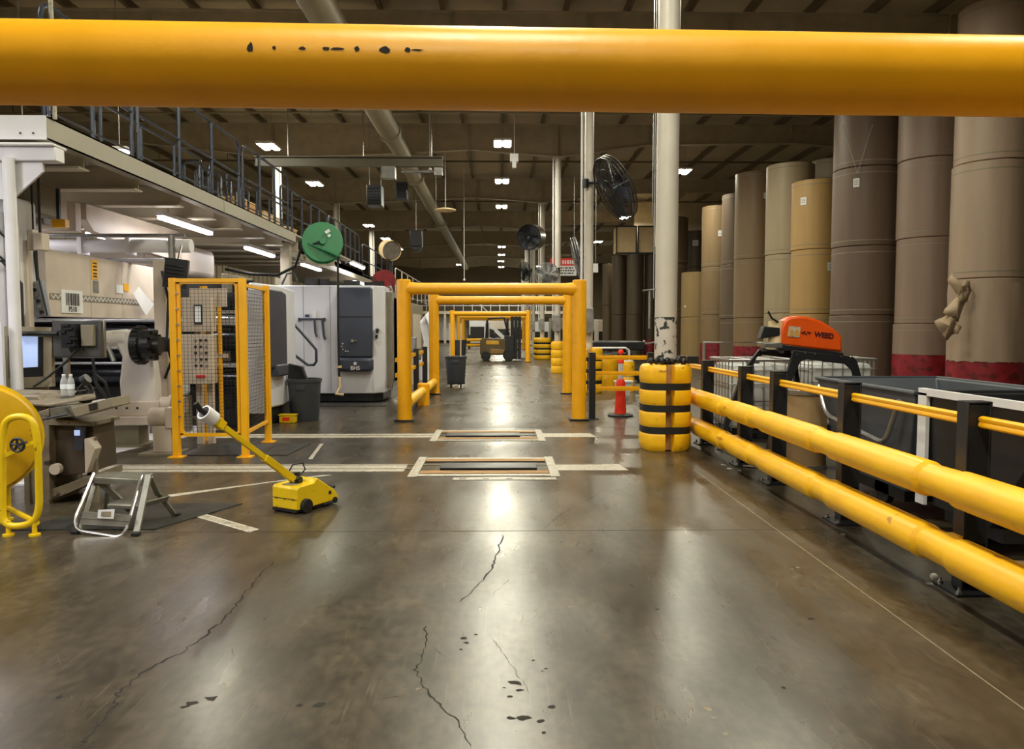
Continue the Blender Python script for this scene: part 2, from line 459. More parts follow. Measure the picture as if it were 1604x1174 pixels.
# column guards ------------------------------------------------------
def seg_prof(z0, z1, r):
    h = z1-z0
    return [(0, z0), (r*.9, z0), (r*.97, z0+h*.12), (r, z0+h*.35), (r, z0+h*.7), (r*.96, z0+h*.9), (r*.86, z1), (0, z1)]
def column_guard(x, y, r, H, n, label, m='yel2', slot=True):
    t = thing('column_guard', label, 'column guard', (x, y, 0))
    sh = H/n
    for i in range(n):
        q = MB(); z0 = i*sh; z1 = z0+sh-.012
        # two half shells with a gap facing the aisle
        pr = seg_prof(z0, z1, r)[1:-1]
        for a0, a1 in (((-78, 80), (100, 262)) if slot else ((0, 180), (180, 360))):
            rings = []
            st = 14
            for k in range(st+1):
                a = math.radians(a0+(a1-a0)*k/st - 2)
                # squarish cross section
                ca, sa = math.cos(a), math.sin(a); e = 1/((abs(ca)**4+abs(sa)**4)**.25)
                e = 1+(e-1)*.55
                row = [q.bm.verts.new((x+ca*.15, y+sa*.15, z0))]+[q.bm.verts.new((x+ca*pp[0]*e, y+sa*pp[0]*e, pp[1])) for pp in pr]+[q.bm.verts.new((x+ca*.15, y+sa*.15, z1))]
                rings.append(row)
            for A, B in zip(rings, rings[1:]):
                for j in range(len(A)-1): q._f([A[j], B[j], B[j+1], A[j+1]])
            q._f(list(rings[0])); q._f(list(reversed(rings[-1])))
        q.build('guard_segment', M[m], t, ang=50)
    for i in range(1, n):
        q = MB(); z = i*sh-.01
        pts = []
        for k in range(32):
            a = 2*PI*k/32; ca, sa = math.cos(a), math.sin(a); e = 1+(1/((abs(ca)**4+abs(sa)**4)**.25)-1)*.55
            pts.append((ca*r*e*.975, sa*r*e*.975))
        A = [q.bm.verts.new((x+p[0], y+p[1], z-.045)) for p in pts]; B = [q.bm.verts.new((x+p[0], y+p[1], z+.045)) for p in pts]
        A2 = [q.bm.verts.new((x+p[0]*.9, y+p[1]*.9, z-.045)) for p in pts]; B2 = [q.bm.verts.new((x+p[0]*.9, y+p[1]*.9, z+.045)) for p in pts]
        for k in range(32):
            j = (k+1) % 32; q._f([A[k], A[j], B[j], B[k]]); q._f([A[k], A2[k], A2[j], A[j]]); q._f([B[k], B[j], B2[j], B2[k]])
        q.build('strap', M['blkr'], t)
    return t
g1 = column_guard(2.2, 10.15, .335, 1.14, 4, 'yellow four-segment column guard with three black straps around the chipped near column')
q = MB(); q.bb(2.13, 2.27, 9.93, 10.0, .01, 1.13); q.build('spacer', M['wood'], g1, label='tan foam spacer in the slot')
q = MB()
for k in range(7): q.ball((1.98+.07*k, 9.98+.02*math.sin(k*2), 1.175+.012*math.sin(k*3)), .045, 8)
q.box((2.52, 10.0, 1.19), (.15, .1, .1)); solo(q.build('folded_glove', M['blk']), 'dark gloves and strap ends lying on top of the near column guard', 'gloves')
column_guard(2.2, 19.1, .36, 1.14, 4, 'yellow strapped column guard behind the right portal posts')
column_guard(2.2, 39.8, .45, 1.14, 4, 'yellow and black column guard beside the forklift, far down the aisle', slot=False)
def drum_guard(x, y, r, H, n, label, m='yel2', mb='blkr'):
    t = thing('barrel_guard', label, 'column guard', (x, y, 0))
    q = MB(); q.cyl((x, y, 0), (x, y, H-.01), r*.8, seg=16); q.build('core', M[mb], t)
    for i in range(n):
        z0 = H*i/n; q = MB(); q.lathe([(0, z0), (r*.93, z0), (r, z0+.05), (r, z0+H/n-.07), (r*.93, z0+H/n-.03), (0, z0+H/n-.03)], (x, y, 0), seg=20)
        q.build('guard_ring', M[m], t)
drum_guard(2.1, 27.6, .26, 1.15, 4, 'narrow yellow ribbed column guard, slim stack standing out on the aisle floor', mb='yelp')
drum_guard(2.45, 24.2, .24, 1.12, 4, 'pale cream ribbed barrel stack just behind the second portal right post', 'tan')
drum_guard(2.83, 20.5, .33, .92, 2, 'low yellow round barrel guard behind the three-rail barrier', mb='blkr')
column_guard(2.2, 29.3, .24, 1.1, 3, 'small yellow guard around the third column foot', slot=False)

# ------------------------------------------------------------------ portals over the aisle
def portal(x0, x1, y0, y1, H, label, r=.122, rb=.1, base=True):
    t = thing('portal_frame', label, 'portal frame', (x0, y0, 0), group='yellow height restriction portals')
    for x, y in ((x0, y0), (x1, y1)):
        q = MB(); q.lathe([(r+.01, .03), (r+.004, .12), (r, .2), (r, H-.03), (r*.96, H-.008), (r*.85, H), (0, H)], (x, y, 0), seg=32); p = q.build('post', M['yel'], t)
        q = MB(); q.bb(x-.17, x+.17, y-.15, y+.15, 0, .03); q.build('foot_plate', M['blk'], p, bev=.005)
    zb = H-.155
    d = (V((x1, y1, 0))-V((x0, y0, 0))).normalized()
    q = MB(); a = V((x0, y0, zb)); b = V((x1, y1, zb))
    q.tube([a+d*.05, a+d*.15, a+d*.24, b-d*.24, b-d*.15, b-d*.05], [rb*1.12, rb*1.12, rb, rb, rb*1.12, rb*1.12], 36); q.build('crossbar', M['yel'], t)
    return t
near = portal(-1.68, 1.75, 2.015, 2.105, 2.435, 'nearest yellow portal, its thick crossbar filling the top of the view', rb=.1035)
portal(-1.65, 1.38, 13.25, 13.33, 2.44, 'large yellow portal straddling the aisle between the cabinet and the chipped column', rb=.1)
portal(-1.60, 1.66, 18.65, 18.75, 2.44, 'second yellow portal visible just inside the large one', rb=.1)
portal(-2.25, 1.33, 36.4, 36.3, 2.46, 'yellow portal framing the forklift, far down the aisle')
portal(-2.55, 1.75, 47.5, 47.5, 2.46, 'farther yellow portal partly behind the forklift portal')
portal(-2.75, 1.8, 58, 58, 2.46, 'farthest yellow portal at the aisle end')
# scuffs on the near crossbar: shallow dark patches lying on the tube
q = MB()
for px, py, wd, h in [(396,84,.010,.016),(433,87,.006,.006),(476,83,.012,.005),(513,84,.012,.006),(530,85,.02,.004),(561,89,.009,.008),(604,89,.018,.011),(639,89,.009,.007),(655,89,.018,.003)]:
    xx = at(px, py, 1.96).x; ang = math.radians(6 if py < 90 else 4)
    fr = (xx+1.68)/3.43; cy = 2.015+.09*fr; cz = 2.28
    ring = []
    for k in range(9):
        a = 2*PI*k/9; rr = random.uniform(.6, 1)
        aa = ang + math.sin(a)*h*rr/.1035
        # outward direction on the tube facing the camera
        ring.append(q.bm.verts.new((xx+math.cos(a)*wd*rr, cy-math.cos(aa)*.1043, cz+math.sin(aa)*.1043)))
    q._f(ring)
q.build('scuff', M['gdirt'], [c for c in near.children if c.name.startswith('crossbar')][0])

# ------------------------------------------------------------------ right-hand barrier
bar_ = thing('safety_barrier', 'long two-tube yellow and black safety barrier running along the right of the aisle', 'safety barrier', (2.86, 4.5, 0))
PY = [1.9, 4.55, 6.2, 7.8, 8.85, 10.5, 12.1]
PH = 1.165
for y in PY:
    q = MB()
    q.bb(2.79, 2.93, y-.012, y+.012, .02, PH-.004)            # web
    q.bb(2.785, 2.80, y-.055, y+.055, .02, PH); q.bb(2.92, 2.935, y-.055, y+.055, .02, PH)
    q.bb(2.785, 2.935, y-.055, y+.055, PH-.012, PH)
    q.bb(2.79, 2.93, y-.05, y+.05, .3, PH-.02)
    q.prism([(2.79, y-.012, .02), (3.02, y-.012, .02), (2.93, y-.012, .16), (2.79, y-.012, .16)], (0, .024, 0))
    p = q.build('post', M['blk'], bar_, bev=.004)
    q = MB(); q.bb(2.72, 3.06, y-.12, y+.14, 0, .016); q.build('base_plate', M['blk'], p)
    for bx, by in ((2.75, y-.09), (3.03, y-.09), (2.75, y+.11), (3.03, y+.11)):
        q = MB(); q.cyl((bx, by, .016), (bx, by, .03), .018, seg=8); q.cyl((bx, by, .03), (bx, by, .05), .009, seg=8); q.build('bolt', M['chr'], p)
def tube_run(z, yend):
    ys = PY+[yend]
    for y0, y1 in zip([-.5]+PY, PY+[13.2]):
        q = MB(); xs = 2.665
        R = .112; rn = .098
        def ringx(y, r): return V((xs + (0 if r > .105 else .008), y, z)), r
        seq = [(y0+.02, rn), (y0+.1, rn), (y0+.125, R), (y1-.24, R), (y1-.215, rn*1.02), (y1+.02, rn)]
        if y0 == -.5: seq = [(y0, R)]+seq[3:]
        pts = [ringx(*s_) for s_ in seq]
        q.tube([p[0] for p in pts], [p[1] for p in pts], 28); q.build('impact_tube', M['yel2'], bar_, ang=30)
tube_run(.67, 13); tube_run(.275, 13)
for y in PY:      # clamp blocks joining the tubes to the posts
    q = MB(); q.bb(2.72, 2.80, y-.05, y+.05, .60, .74); q.bb(2.72, 2.80, y-.05, y+.05, .2, .35); q.build('clamp', M['yel2'], bar_)
def toprail(y0, y1, z, x=2.86):
    q = MB()
    s_ = [(-.018, .035), (.0, .035), (.014, .024), (.014, .012), (.008, 0), (.014, -.012), (.014, -.024), (0, -.035), (-.018, -.035)]
    pts = [(x-.0-u, y0, z+v) for u, v in s_]
    q.prism(pts, (0, y1-y0, 0)); return q
for y0, y1 in zip([-.5]+PY, PY+[13.45]):
    toprail(y0+.06, y1-.06, 1.045).build('top_rail', M['yelp'], bar_)

b2 = thing('three_rail_barrier', 'short three-rail yellow barrier on black posts crossing beside the large portal', 'safety barrier', (1.6, 13.5, 0))
for x in (1.63, 2.66):
    q = MB(); q.bb(x-.055, x+.055, 13.44, 13.56, .015, 1.18); p = q.build('post', M['blk'], b2, bev=.005)
    q = MB(); q.bb(x-.11, x+.11, 13.38, 13.62, 0, .015); q.build('base_plate', M['blk'], p)
for z in (1.09, .81, .54):
    q = MB(); q.bb(1.69, 2.6, 13.485, 13.515, z-.038, z+.038); q.bb(1.69, 2.6, 13.475, 13.525, z-.012, z+.012); q.build('rail', M['yelp'], b2)

b3 = thing('low_barrier', 'low yellow bumper tube with black posts between the left posts of the first two portals', 'safety barrier', (-1.6, 15, 0))
q = MB(); q.tube([(-1.62, 13.45, .3), (-1.61, 15.8, .3)], .095, 20); q.build('impact_tube', M['yel2'], b3)
q = MB(); q.tube([(-1.60, 16.2, .3), (-1.60, 18.5, .3)], .095, 20); q.build('impact_tube', M['yel2'], b3)
q = MB(); q.lathe([(0, 0), (.125, 0), (.125, .44), (.11, .46), (0, .46)], (-1.6, 16.0, 0), seg=24); q.build('stub_bollard', M['yel'], b3)
for x, y in ((-1.83, 14.9), (-1.80, 16.5), (-1.78, 18.2)):
    q = MB(); q.bb(x-.055, x+.055, y-.06, y+.06, 0.02, 1.17); p = q.build('post', M['blk'], b3, bev=.005)
    q = MB(); q.bb(x-.11, x+.11, y-.12, y+.12, 0, .02); q.build('base_plate', M['blk'], p)
for z in (1.05, .78):
    for y0, y1 in ((13.4, 14.84), (14.96, 16.44), (16.56, 18.14)):
        q = MB(); q.bb(-1.83, -1.80, y0, y1, z-.035, z+.035); q.build('rail', M['yelp'], b3)
b4 = thing('end_barrier', 'short two-tube yellow barrier crossing the aisle end left of the forklift', 'safety barrier', (-2, 60, 0))
for z in (.3, .7):
    q = MB(); q.tube([(-2.6, 60, z), (-.3, 60, z)], .12, 12); q.build('impact_tube', M['yel2'], b4)
for x in (-2.4, -.5):
    q = MB(); q.bb(x-.08, x+.08, 60.1, 60.3, 0, 1.1); q.build('post', M['blk'], b4)

# traffic delineator
t = thing('delineator_cone', 'red and white reflective delineator cone on a black round base behind the three rails', 'traffic cone', (2.2, 13.9, 0))
q = MB(); q.lathe([(0, 0), (.23, 0), (.23, .03), (.19, .05), (0, .05)], (2.2, 13.9, 0)); q.build('base', M['blkr'], t)
q = MB(); q.lathe([(.105, .05), (.105, .1), (.085, .5), (.085, .62), (.06, .68), (0, .68)], (2.2, 13.9, 0)); q.build('body', M['orgc'], t)
q = MB(); q.cyl((2.2, 13.9, .66), (2.2, 13.9, .98), .05); q.build('reflective_sleeve', M['wht'], t)
q = MB(); q.lathe([(0, .97), (.055, .97), (.055, 1.04), (.02, 1.09), (.02, 1.14), (.05, 1.15), (.05, 1.19), (.03, 1.22), (0, 1.22)], (2.2, 13.9, 0)); q.build('grip', M['orgc'], t)

# ------------------------------------------------------------------ paper rolls
STACKS = [
 # x, y, r, joints, red height, rgb, description
 (10.12, 15.8, .72, [0, 2.62, 4.95, 8.1], .98, (178,154,132), 'pale brown stack with torn wrapping, at the right edge'),
 (10.36, 18.5, .72, [0, 1.72, 3.75, 5.6, 7.9], .98, (152,128,110), 'mauve-brown red-footed stack just left of the torn one'),
 (9.62, 20.2, .82, [0, 1.95, 3.72, 5.72, 7.9], 0, (118,96,80), 'dark mauve stack with the tag on a string'),
 (9.72, 23.5, .75, [0, 2.05, 3.98, 6.05], 0, (190,152,92), 'bright golden stack with a white label near its top'),
 (9.50, 25.2, .75, [0, 2.1, 4.0, 6.9], 0, (178,160,128), 'pale cream stack rising behind the golden one'),
 (11.5, 26.6, .75, [0, 2.4, 4.8, 7.35], 0, (176,158,130), 'half-hidden cream stack peeking over the golden one'),
 (9.47, 28.5, .75, [0, 2.0, 4.15, 7.3], .95, (150,122,88), 'tall tan stack beside the cream one'),
 (9.85, 31.6, .74, [0, 2.0, 4.2, 7.05], 0, (116,96,76), 'narrow sliver of dark stack left of the tall tan one'),
 (9.65, 34.0, .72, [0, 2.2, 4.3, 6.95], .95, (148,122,86), 'tan stack with a lit left edge and a small white label'),
 (9.45, 37.0, .70, [0, 2.15, 4.3], 0, (176,146,96), 'shorter two-roll light tan stack beside the chipped column'),
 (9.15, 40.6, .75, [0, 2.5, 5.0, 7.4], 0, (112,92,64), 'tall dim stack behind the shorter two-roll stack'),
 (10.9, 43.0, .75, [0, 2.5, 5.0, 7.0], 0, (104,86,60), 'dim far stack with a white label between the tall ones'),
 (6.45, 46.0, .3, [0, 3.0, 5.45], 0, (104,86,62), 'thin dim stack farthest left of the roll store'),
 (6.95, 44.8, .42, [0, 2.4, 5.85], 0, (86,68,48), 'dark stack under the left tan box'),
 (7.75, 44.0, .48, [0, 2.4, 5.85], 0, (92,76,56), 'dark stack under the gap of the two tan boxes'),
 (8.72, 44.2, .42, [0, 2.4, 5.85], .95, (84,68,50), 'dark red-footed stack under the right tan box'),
]
TIER = {2: ['bottom', 'top'], 3: ['bottom', 'middle', 'top'], 4: ['bottom', 'second', 'third', 'topmost']}
for si, (x, y, r, js, rh, rgb, desc) in enumerate(STACKS):
    km = kraft('kraft_paper_%d' % si, tuple(v*f_ for v, f_ in zip(rgb, (.86, .86, .86))))
    n = len(js)-1
    for i in range(n):
        z0, z1 = js[i], js[i+1]-.012
        cx = x+random.uniform(-.02, .02); cy = y+random.uniform(-.02, .02)
        t = thing('paper_roll', '%s roll of the %s' % (TIER[n][i], desc), 'paper roll', (cx, cy, z0), group='upright paper rolls in the roll store')
        q = MB(); zb = z0
        if i == 0 and rh:
            q.mi = 0
        q.lathe([(0, zb), (r-.012, zb), (r, zb+.015), (r, z1-.015), (r-.012, z1), (r-.05, z1), (r-.05, z1-.006), (.09, z1-.006), (.09, z1-.1), (0, z1-.1)], (cx, cy, 0), seg=56)
        w_ = q.build('wound_paper', km, t)
        if i == 0 and rh:
            q = MB(); q.lathe([(r+.003, .01), (r+.004, .02), (r+.004, rh), (r-.01, rh+.004)], (cx, cy, 0), seg=56); q.build('red_base_wrap', M['red'], t)
        if si < 11:
            for zz in ([z1-.14] if i == n-1 else [z1-.16, z1-.02][:1]) + ([z0+.13] if i > 0 else []):
                q = MB(); q.lathe([(r, zz-.012), (r+.004, zz-.01), (r+.004, zz+.01), (r, zz+.012)], (cx, cy, 0), seg=56); q.build('wrap_band', M['beid'], t)
        if si == 0 and i == 0:
            # torn and crumpled wrapping on the left flank of the stack
            torn = kraft('torn_kraft', (172,150,124))
            q = MB()
            def flap(cx_, cz, w__, h__, tilt, d):
                for a in range(6):
                    pass
                n_ = 6; G = []
                for a in range(n_+1):
                    row = []
                    for b in range(n_+1):
                        u = (a/n_-.5)*w__; v = (b/n_-.5)*h__
                        uu = u*math.cos(tilt)-v*math.sin(tilt); vv = u*math.sin(tilt)+v*math.cos(tilt)
                        row.append(q.bm.verts.new((cx_+uu+random.uniform(-.02, .02), d+.05*math.sin(a*1.3+b)+random.uniform(-.03, .03), cz+vv+random.uniform(-.02, .02))))
                    G.append(row)
                for a in range(n_):
                    for b in range(n_): q._f([G[a][b], G[a+1][b], G[a+1][b+1], G[a][b+1]])
            for poly in ([(1492,424),(1499,437),(1508,449),(1517,440),(1520,452),(1515,468),(1503,474),(1497,458),(1492,452),(1484,440)],
                         [(1510,440),(1519,441),(1521,455),(1514,472),(1502,480),(1500,462)],
                         [(1503,462),(1512,474),(1505,492),(1500,505),(1488,498),(1476,491),(1486,478)],
                         [(1483,494),(1496,500),(1499,515),(1494,522),(1484,534),(1474,522),(1463,504),(1472,500)],
                         [(1497,505),(1506,512),(1500,524),(1492,524)]):
                vs = []
                for k in range(len(poly)):
                    a_ = poly[k]; b2_ = poly[(k+1) % len(poly)]
                    for u in (0, .5):
                        pp = at(a_[0]+(b2_[0]-a_[0])*u+random.uniform(-1, 1), a_[1]+(b2_[1]-a_[1])*u+random.uniform(-1, 1), 15.3+random.uniform(-.05, .07)); vs.append(q.bm.verts.new(pp))
                cc_ = V((0, 0, 0))
                for v_ in vs: cc_ += v_.co
                cc_ /= len(vs); c1_ = q.bm.verts.new(cc_+V((0, -.09, 0)))
                for k in range(len(vs)): q._f([vs[k], vs[(k+1) % len(vs)], c1_])
            o = q.build('torn_wrapping', torn, t, ang=60, label='crumpled torn wrapping')
            md = o.modifiers.new('solid', 'SOLIDIFY'); md.thickness = .006
            # loose outer sleeve around the lower part
            q = MB(); rows = []
            for a in range(40):
                aa = math.radians(165+ (330-165)*a/39)
                row = []
                for zz in (.93, 1.15, 1.5, 1.9, 2.3, 2.5):
                    rr = r+.02+.012*math.sin(aa*9+zz*3)+random.uniform(0, .008)
                    row.append(q.bm.verts.new((cx+math.cos(aa)*rr, cy+math.sin(aa)*rr, zz+random.uniform(-.02, .02)*(zz in (.93, 2.5)))))
                rows.append(row)
            for A, B in zip(rows, rows[1:]):
                for j in range(5): q._f([A[j], B[j], B[j+1], A[j+1]])
            q.build('loose_sleeve', km, t, ang=70)
        # white labels
        lab = {(3, 2): (1264, 313, .19, .22), (3, 1): (1300, 418, .2, .24), (8, 2): (1128, 366, .2, .24), (6, 2): (1198, 307, .12, .2), (2, 2): (1345, 285, .15, .22), (11, 2): (1089, 381, .3, .3), (9, 1): (1060, 480, .1, .1)}.get((si, i))
        if lab:
            px, py, lw, lh = lab
            p = at(px, py, y-r*.9); d = V((p.x-cx, (y-r*.9)-cy, 0)).normalized()
            if abs(p.x-cx) < r*1.1:
                ax_ = math.atan2(-1, (p.x-cx)/r*1.2)
                d = V(((p.x-cx)/r, -math.sqrt(max(.05, 1-min(.95, ((p.x-cx)/r)**2))), 0)).normalized()
            c0 = V((cx, cy, p.z))+d*(r+.006); q = MB()
            q.box(c0, (lw, .006, lh), Matrix.Rotation(math.atan2(d.y, d.x)+PI/2, 3, 'Z')); o = q.build('paper_label', M['paper'], t)
            q = MB(); R_ = Matrix.Rotation(math.atan2(d.y, d.x)+PI/2, 3, 'Z')
            for k in range(3): q.box(c0+d*.004+V((0, 0, lh*(.25-.22*k))), (lw*.7, .003, lh*.07), R_)
            q.build('print_line', M['paperd'], o)
        if si == 2 and i == 2:
            q = MB(); a = at(1320, 195, 19.35); b = at(1343, 272, 19.33); c = at(1367, 195, 19.35); q.tube([a, b], .006, 5); q.tube([c, b], .006, 5); q.build('string', M['tape'], t)
for k, (x0, x1) in enumerate(((6.62, 7.72), (7.86, 8.72))):
    q = MB(); q.bb(x0, x1, 43.7, 44.9, 5.9, 7.35)
    t = thing('storage_box', ['left tan box on top of the dark stacks beside the column', 'right tan box on top of the dark stacks, nearer the column'][k], 'box', ((x0+x1)/2, 44.3, 5.9), group='tan boxes above the dark stacks')
    q.build('carton', M['tan'], t, bev=.02)
    q = MB()
    for z in (5.87, 7.37): q.bb(x0-.03, x1+.03, 43.65, 43.7, z-.03, z+.05)
    for x in (x0-.02, x1+.02): q.bb(x-.03, x+.03, 43.65, 43.7, 5.87, 7.4)
    q.build('edge_frame', M['blk'], t)

# ------------------------------------------------------------------ lights
def high_bay(x, y, z, label, power=330, on=True, group='high bay lamps under the roof'):
    t = thing('high_bay_light', label, 'ceiling light', (x, y, z), group=group)
    q = MB(); q.bb(x-.32, x+.32, y-.5, y+.5, z+.02, z+.1); q.build('housing', M['wht'], t, bev=.01)
    for s_ in (-1, 1):
        q = MB(); q.bb(x+s_*.17-.1, x+s_*.17+.1, y-.45, y+.45, z-.01, z+.02); q.build('lens', M['lens'] if on else M['wht'], t)
    for s_ in (-.4, .4):
        q = MB(); q.tube([(x, y+s_, z+.1), (x, y+s_, 9.52)], .006, 5); q.build('hanger', M['stl'], t)
    if on: area('lamp', (x, y, z-.03), .6, .95, power)
names_c = ['just below the near crossbar', 'brightest of the centre line', 'second down the centre line', 'third down the centre line', 'fourth down the centre line']
row = [(0, -5, 'centre line, behind the camera'), (0.05, .8, 'centre line, above the camera'), (0.05, 7.2, 'centre line, ahead above the near crossbar'), (.05, 14, 'centre line, above the large portal'), (.05, 20.7, 'centre line, hidden by the near crossbar'),
       (.1, 27.2, 'brightest one in view on the centre line under the crossbar'), (.1, 34, 'second in view on the centre line'), (.1, 41, 'third in view on the centre line'), (.15, 61, 'fourth in view on the centre line'), (.15, 67.5, 'fifth in view on the centre line'), (.1, 74, 'sixth in view on the centre line'), (-4.1, 78, 'left of the centre line at the hall end'), (4.1, 80, 'right of the centre line at the hall end'), (.15, 81, 'smallest in view on the centre line')]  # the two lamps off the centre line are added to brighten the end
for x, y, d in row: high_bay(x, y, 8.03, 'high bay lamp, '+d, 340 if 5 < y < 30 else 430)
for x, y, d in [(-8.1, 27.4, 'big one above the left platform'), (-8.15, 34.3, 'second one above the left platform'), (-8.1, 48, 'third, low above the left railing'), (-8.1, 55, 'fourth, small above the left railing'), (-8.1, 62, 'fifth, tiny above the left railing'), (-8.1, 20.6, 'above the left platform, behind the crossbar'), (-8.1, 7, 'over the left platform front')]:
    high_bay(x, y, 7.95, 'high bay lamp, '+d, 430)
for x, y, d in [(7.6, 32.2, 'right of the near column'), (7.4, 58, 'right of the second column, far off'), (7.4, 72, 'tiny, right of the second column'), (7.4, 45.5, 'behind the near column'), (5.1, 22, 'over the roll store aisle, behind the crossbar'), (5.1, 13.6, 'over the right barrier'), (5.1, 4, 'over the hoppers, beyond the frame')]:
    high_bay(x, y, 8.1, 'high bay lamp, '+d, 300)
high_bay(6.3, 20.0, 7.05+.6, 'unlit high bay fixture hanging right of the near column', on=False)
for k, (y0, y1, x, z, d) in enumerate([(11.92, 13.99, -5.2, 3.3, 'longest one, nearest the camera'), (15.9, 17.8, -5.2, 3.25, 'second one, right of the longest'), (20.36, 22.4, -5.2, 3.28, 'third one, under the green hose reel'), (27.6, 29.8, -5.2, 3.29, 'lowest small one above the white cabinet'), (24.0, 26.1, -4.6, 3.62, 'upper small one right of the hose')]):
    t = thing('fluorescent_light', 'glowing tube light under the left platform, '+d, 'tube light', (x, y0, z), group='tube lights under the platform')
    q = MB(); q.bb(x-.06, x+.06, y0, y1, z+.03, z+.09); q.build('housing', M['wht'], t)
    q = MB(); q.bb(x-.05, x+.05, y0+.02, y1-.02, z-.025, z+.03); q.build('tube', M['tubel'], t, bev=.015)
    q = MB(); q.tube([(x, y0+.3, z+.09), (x, y0+.3, 3.55)], .008, 5); q.tube([(x, y1-.3, z+.09), (x, y1-.3, 3.55)], .008, 5); q.build('hanger', M['stl'], t)
    area('tube_lamp', (x, (y0+y1)/2, z-.04), .1, y1-y0, 55, COOL)
# added unseen lamps that light the machine hall further left
for k, (x, y) in enumerate(((-7.6, 10.5), (-7.4, 15.0))):
    t = thing('fluorescent_light', ['tube light deep under the platform front, hidden by the machine beam', 'tube light deep under the platform behind the pipe bridge'][k], 'tube light', (x, y, 3.3), group='tube lights under the platform')
    q = MB(); q.bb(x-.06, x+.06, y-1, y+1, 3.33, 3.42); q.build('housing', M['wht'], t)
    q = MB(); q.bb(x-.05, x+.05, y-.98, y+.98, 3.28, 3.33); q.build('tube', M['tubel'], t)
    area('tube_lamp', (x, y, 3.26), .1, 2.0, 90, COOL)
for k, (x, y) in enumerate(((-6.2, 4.6), (-5.8, 1.2))):  # added lamps out of view, giving the left side cooler light
    t = thing('fluorescent_light', ['suspended tube light over the operator area, outside the left edge', 'suspended tube light behind it, nearer the camera side'][k], 'tube light', (x, y, 4.2), group='tube lights over the operator area')
    q = MB(); q.bb(x-.08, x+.08, y-1, y+1, 4.23, 4.3); q.build('housing', M['wht'], t)
    q = MB(); q.bb(x-.06, x+.06, y-.98, y+.98, 4.19, 4.23); q.build('tube', M['tubel'], t)
    q = MB(); q.tube([(x, y, 4.3), (x, y, 9.52)], .01, 5); q.build('hanger', M['stl'], t)
    area('tube_lamp', (x, y, 4.16), .12, 2.0, 200, COOL)
# ------------------------------------------------------------------ overhead duct and small hanging things
t = thing('spiral_duct', 'long pale round spiral duct running overhead down the hall left of centre', 'duct', (-3.45, 0, 7.78))
for y0, y1 in ((-4, 24.3), (24.5, 31.6), (31.8, 45), (45.2, 78)):
    q = MB(); rr = .33 if y0 < 24 else .29 if y0 < 31 else .27
    pts = []; RR = []
    n = int((y1-y0)/.35)
    for i in range(n+1):
        y = y0+(y1-y0)*i/n; pts.append((-3.45, y, 7.78)); RR.append(rr+(.008 if i % 2 else 0))
    q.tube(pts, RR, 24); q.build('duct_section', M['duct'], t, ang=50)
for y in (24.4, 31.7, 45.1):
    q = MB(); q.cyl((-3.45, y-.14, 7.78), (-3.45, y+.14, 7.78), .37, seg=24); q.build('collar', M['duct'], t)
q = MB()
for y in range(2, 76, 6): q.tube([(-3.45, y, 8.05), (-3.45, y, 9.52)], .012, 5)
q.build('hanger', M['stl'], t)
t = thing('overhead_rail', 'dark steel monorail beam hanging crosswise over the left aisle edge', 'overhead beam', (-3.5, 24, 6.7))
q = MB(); q.bb(-7.5, -1.75, 23.9, 24.1, 6.85, 6.88); q.bb(-7.5, -1.75, 23.98, 24.02, 6.6, 6.88); q.bb(-7.5, -1.75, 23.9, 24.1, 6.58, 6.61); q.build('rail', mat('monorail_paint', (84,78,66), .5), t)
q = MB(); q.tube([(-3.0, 23.8, 6.4), (-2.0, 23.8, 6.4)], .05, 8); q.bb(-2.0, -1.75, 23.7, 23.9, 6.28, 6.5); q.bb(-3.6, -3.2, 23.75, 24.1, 6.2, 6.55); q.build('trolley', M['stl'], t)
q = MB()
for x in (-6.5, -4.2, -2.1): q.tube([(x, 24, 6.88), (x, 24, 9.52)], .015, 5)
q.build('hanger', M['stl'], t)
t = thing('ceiling_sensor', 'small white box camera hanging below the brightest centre lamp', 'camera', (.47, 25, 6.95))
q = MB(); q.bb(.33, .6, 24.9, 25.1, 6.95, 7.2); q.bb(.4, .53, 24.9, 25.1, 6.75, 6.95); q.tube([(.47, 25, 7.2), (.47, 25, 9.52)], .012, 5); q.build('body', M['wht'], t, bev=.02)
t = thing('hanging_disc', 'beige round disc hanging on a thin rod beside the duct', 'hanging disc', (-2.1, 30, 6.2))
q = MB(); q.lathe([(0, 6.28), (.08, 6.27), (.4, 6.2), (.42, 6.17), (.4, 6.15), (0, 6.15)], (-2.1, 30, 0)); q.build('disc', M['tan'], t)
q = MB(); q.tube([(-2.1, 30, 6.28), (-2.1, 30, 9.52)], .012, 5); q.build('rod', M['wht'], t)
t = thing('hanging_speaker', 'black boxy unit hanging below the duct, left of centre', 'speaker', (-3.75, 35, 5.2))
q = MB(); q.bb(-4.05, -3.5, 34.8, 35.3, 5.3, 6.0); q.prism([(-4.05, 34.8, 5.3), (-3.5, 34.8, 5.3), (-3.65, 34.8, 5.1), (-3.9, 34.8, 5.1)], (0, .5, 0)); q.build('body', M['blk'], t, bev=.03)
q = MB(); q.tube([(-3.78, 35, 6.0), (-3.78, 35, 9.52)], .015, 5); q.build('rod', M['stl'], t)
for px, py, y, zb, d in [(727, 395, 38, 4.0, 'thin white drop rod with a round tip, left of centre'), (673, 200, 26, 6.4, 'long thin drop rod above the monorail end')]:
    p = at(px, py, y); q = MB(); q.tube([(p.x, y, zb if py > 300 else 6.9), (p.x, y, 9.52)], .02, 6); q.ball((p.x, y, zb if py > 300 else 6.9), .06, 8)
    solo(q.build('drop_rod', M['wht']), d, 'rod')

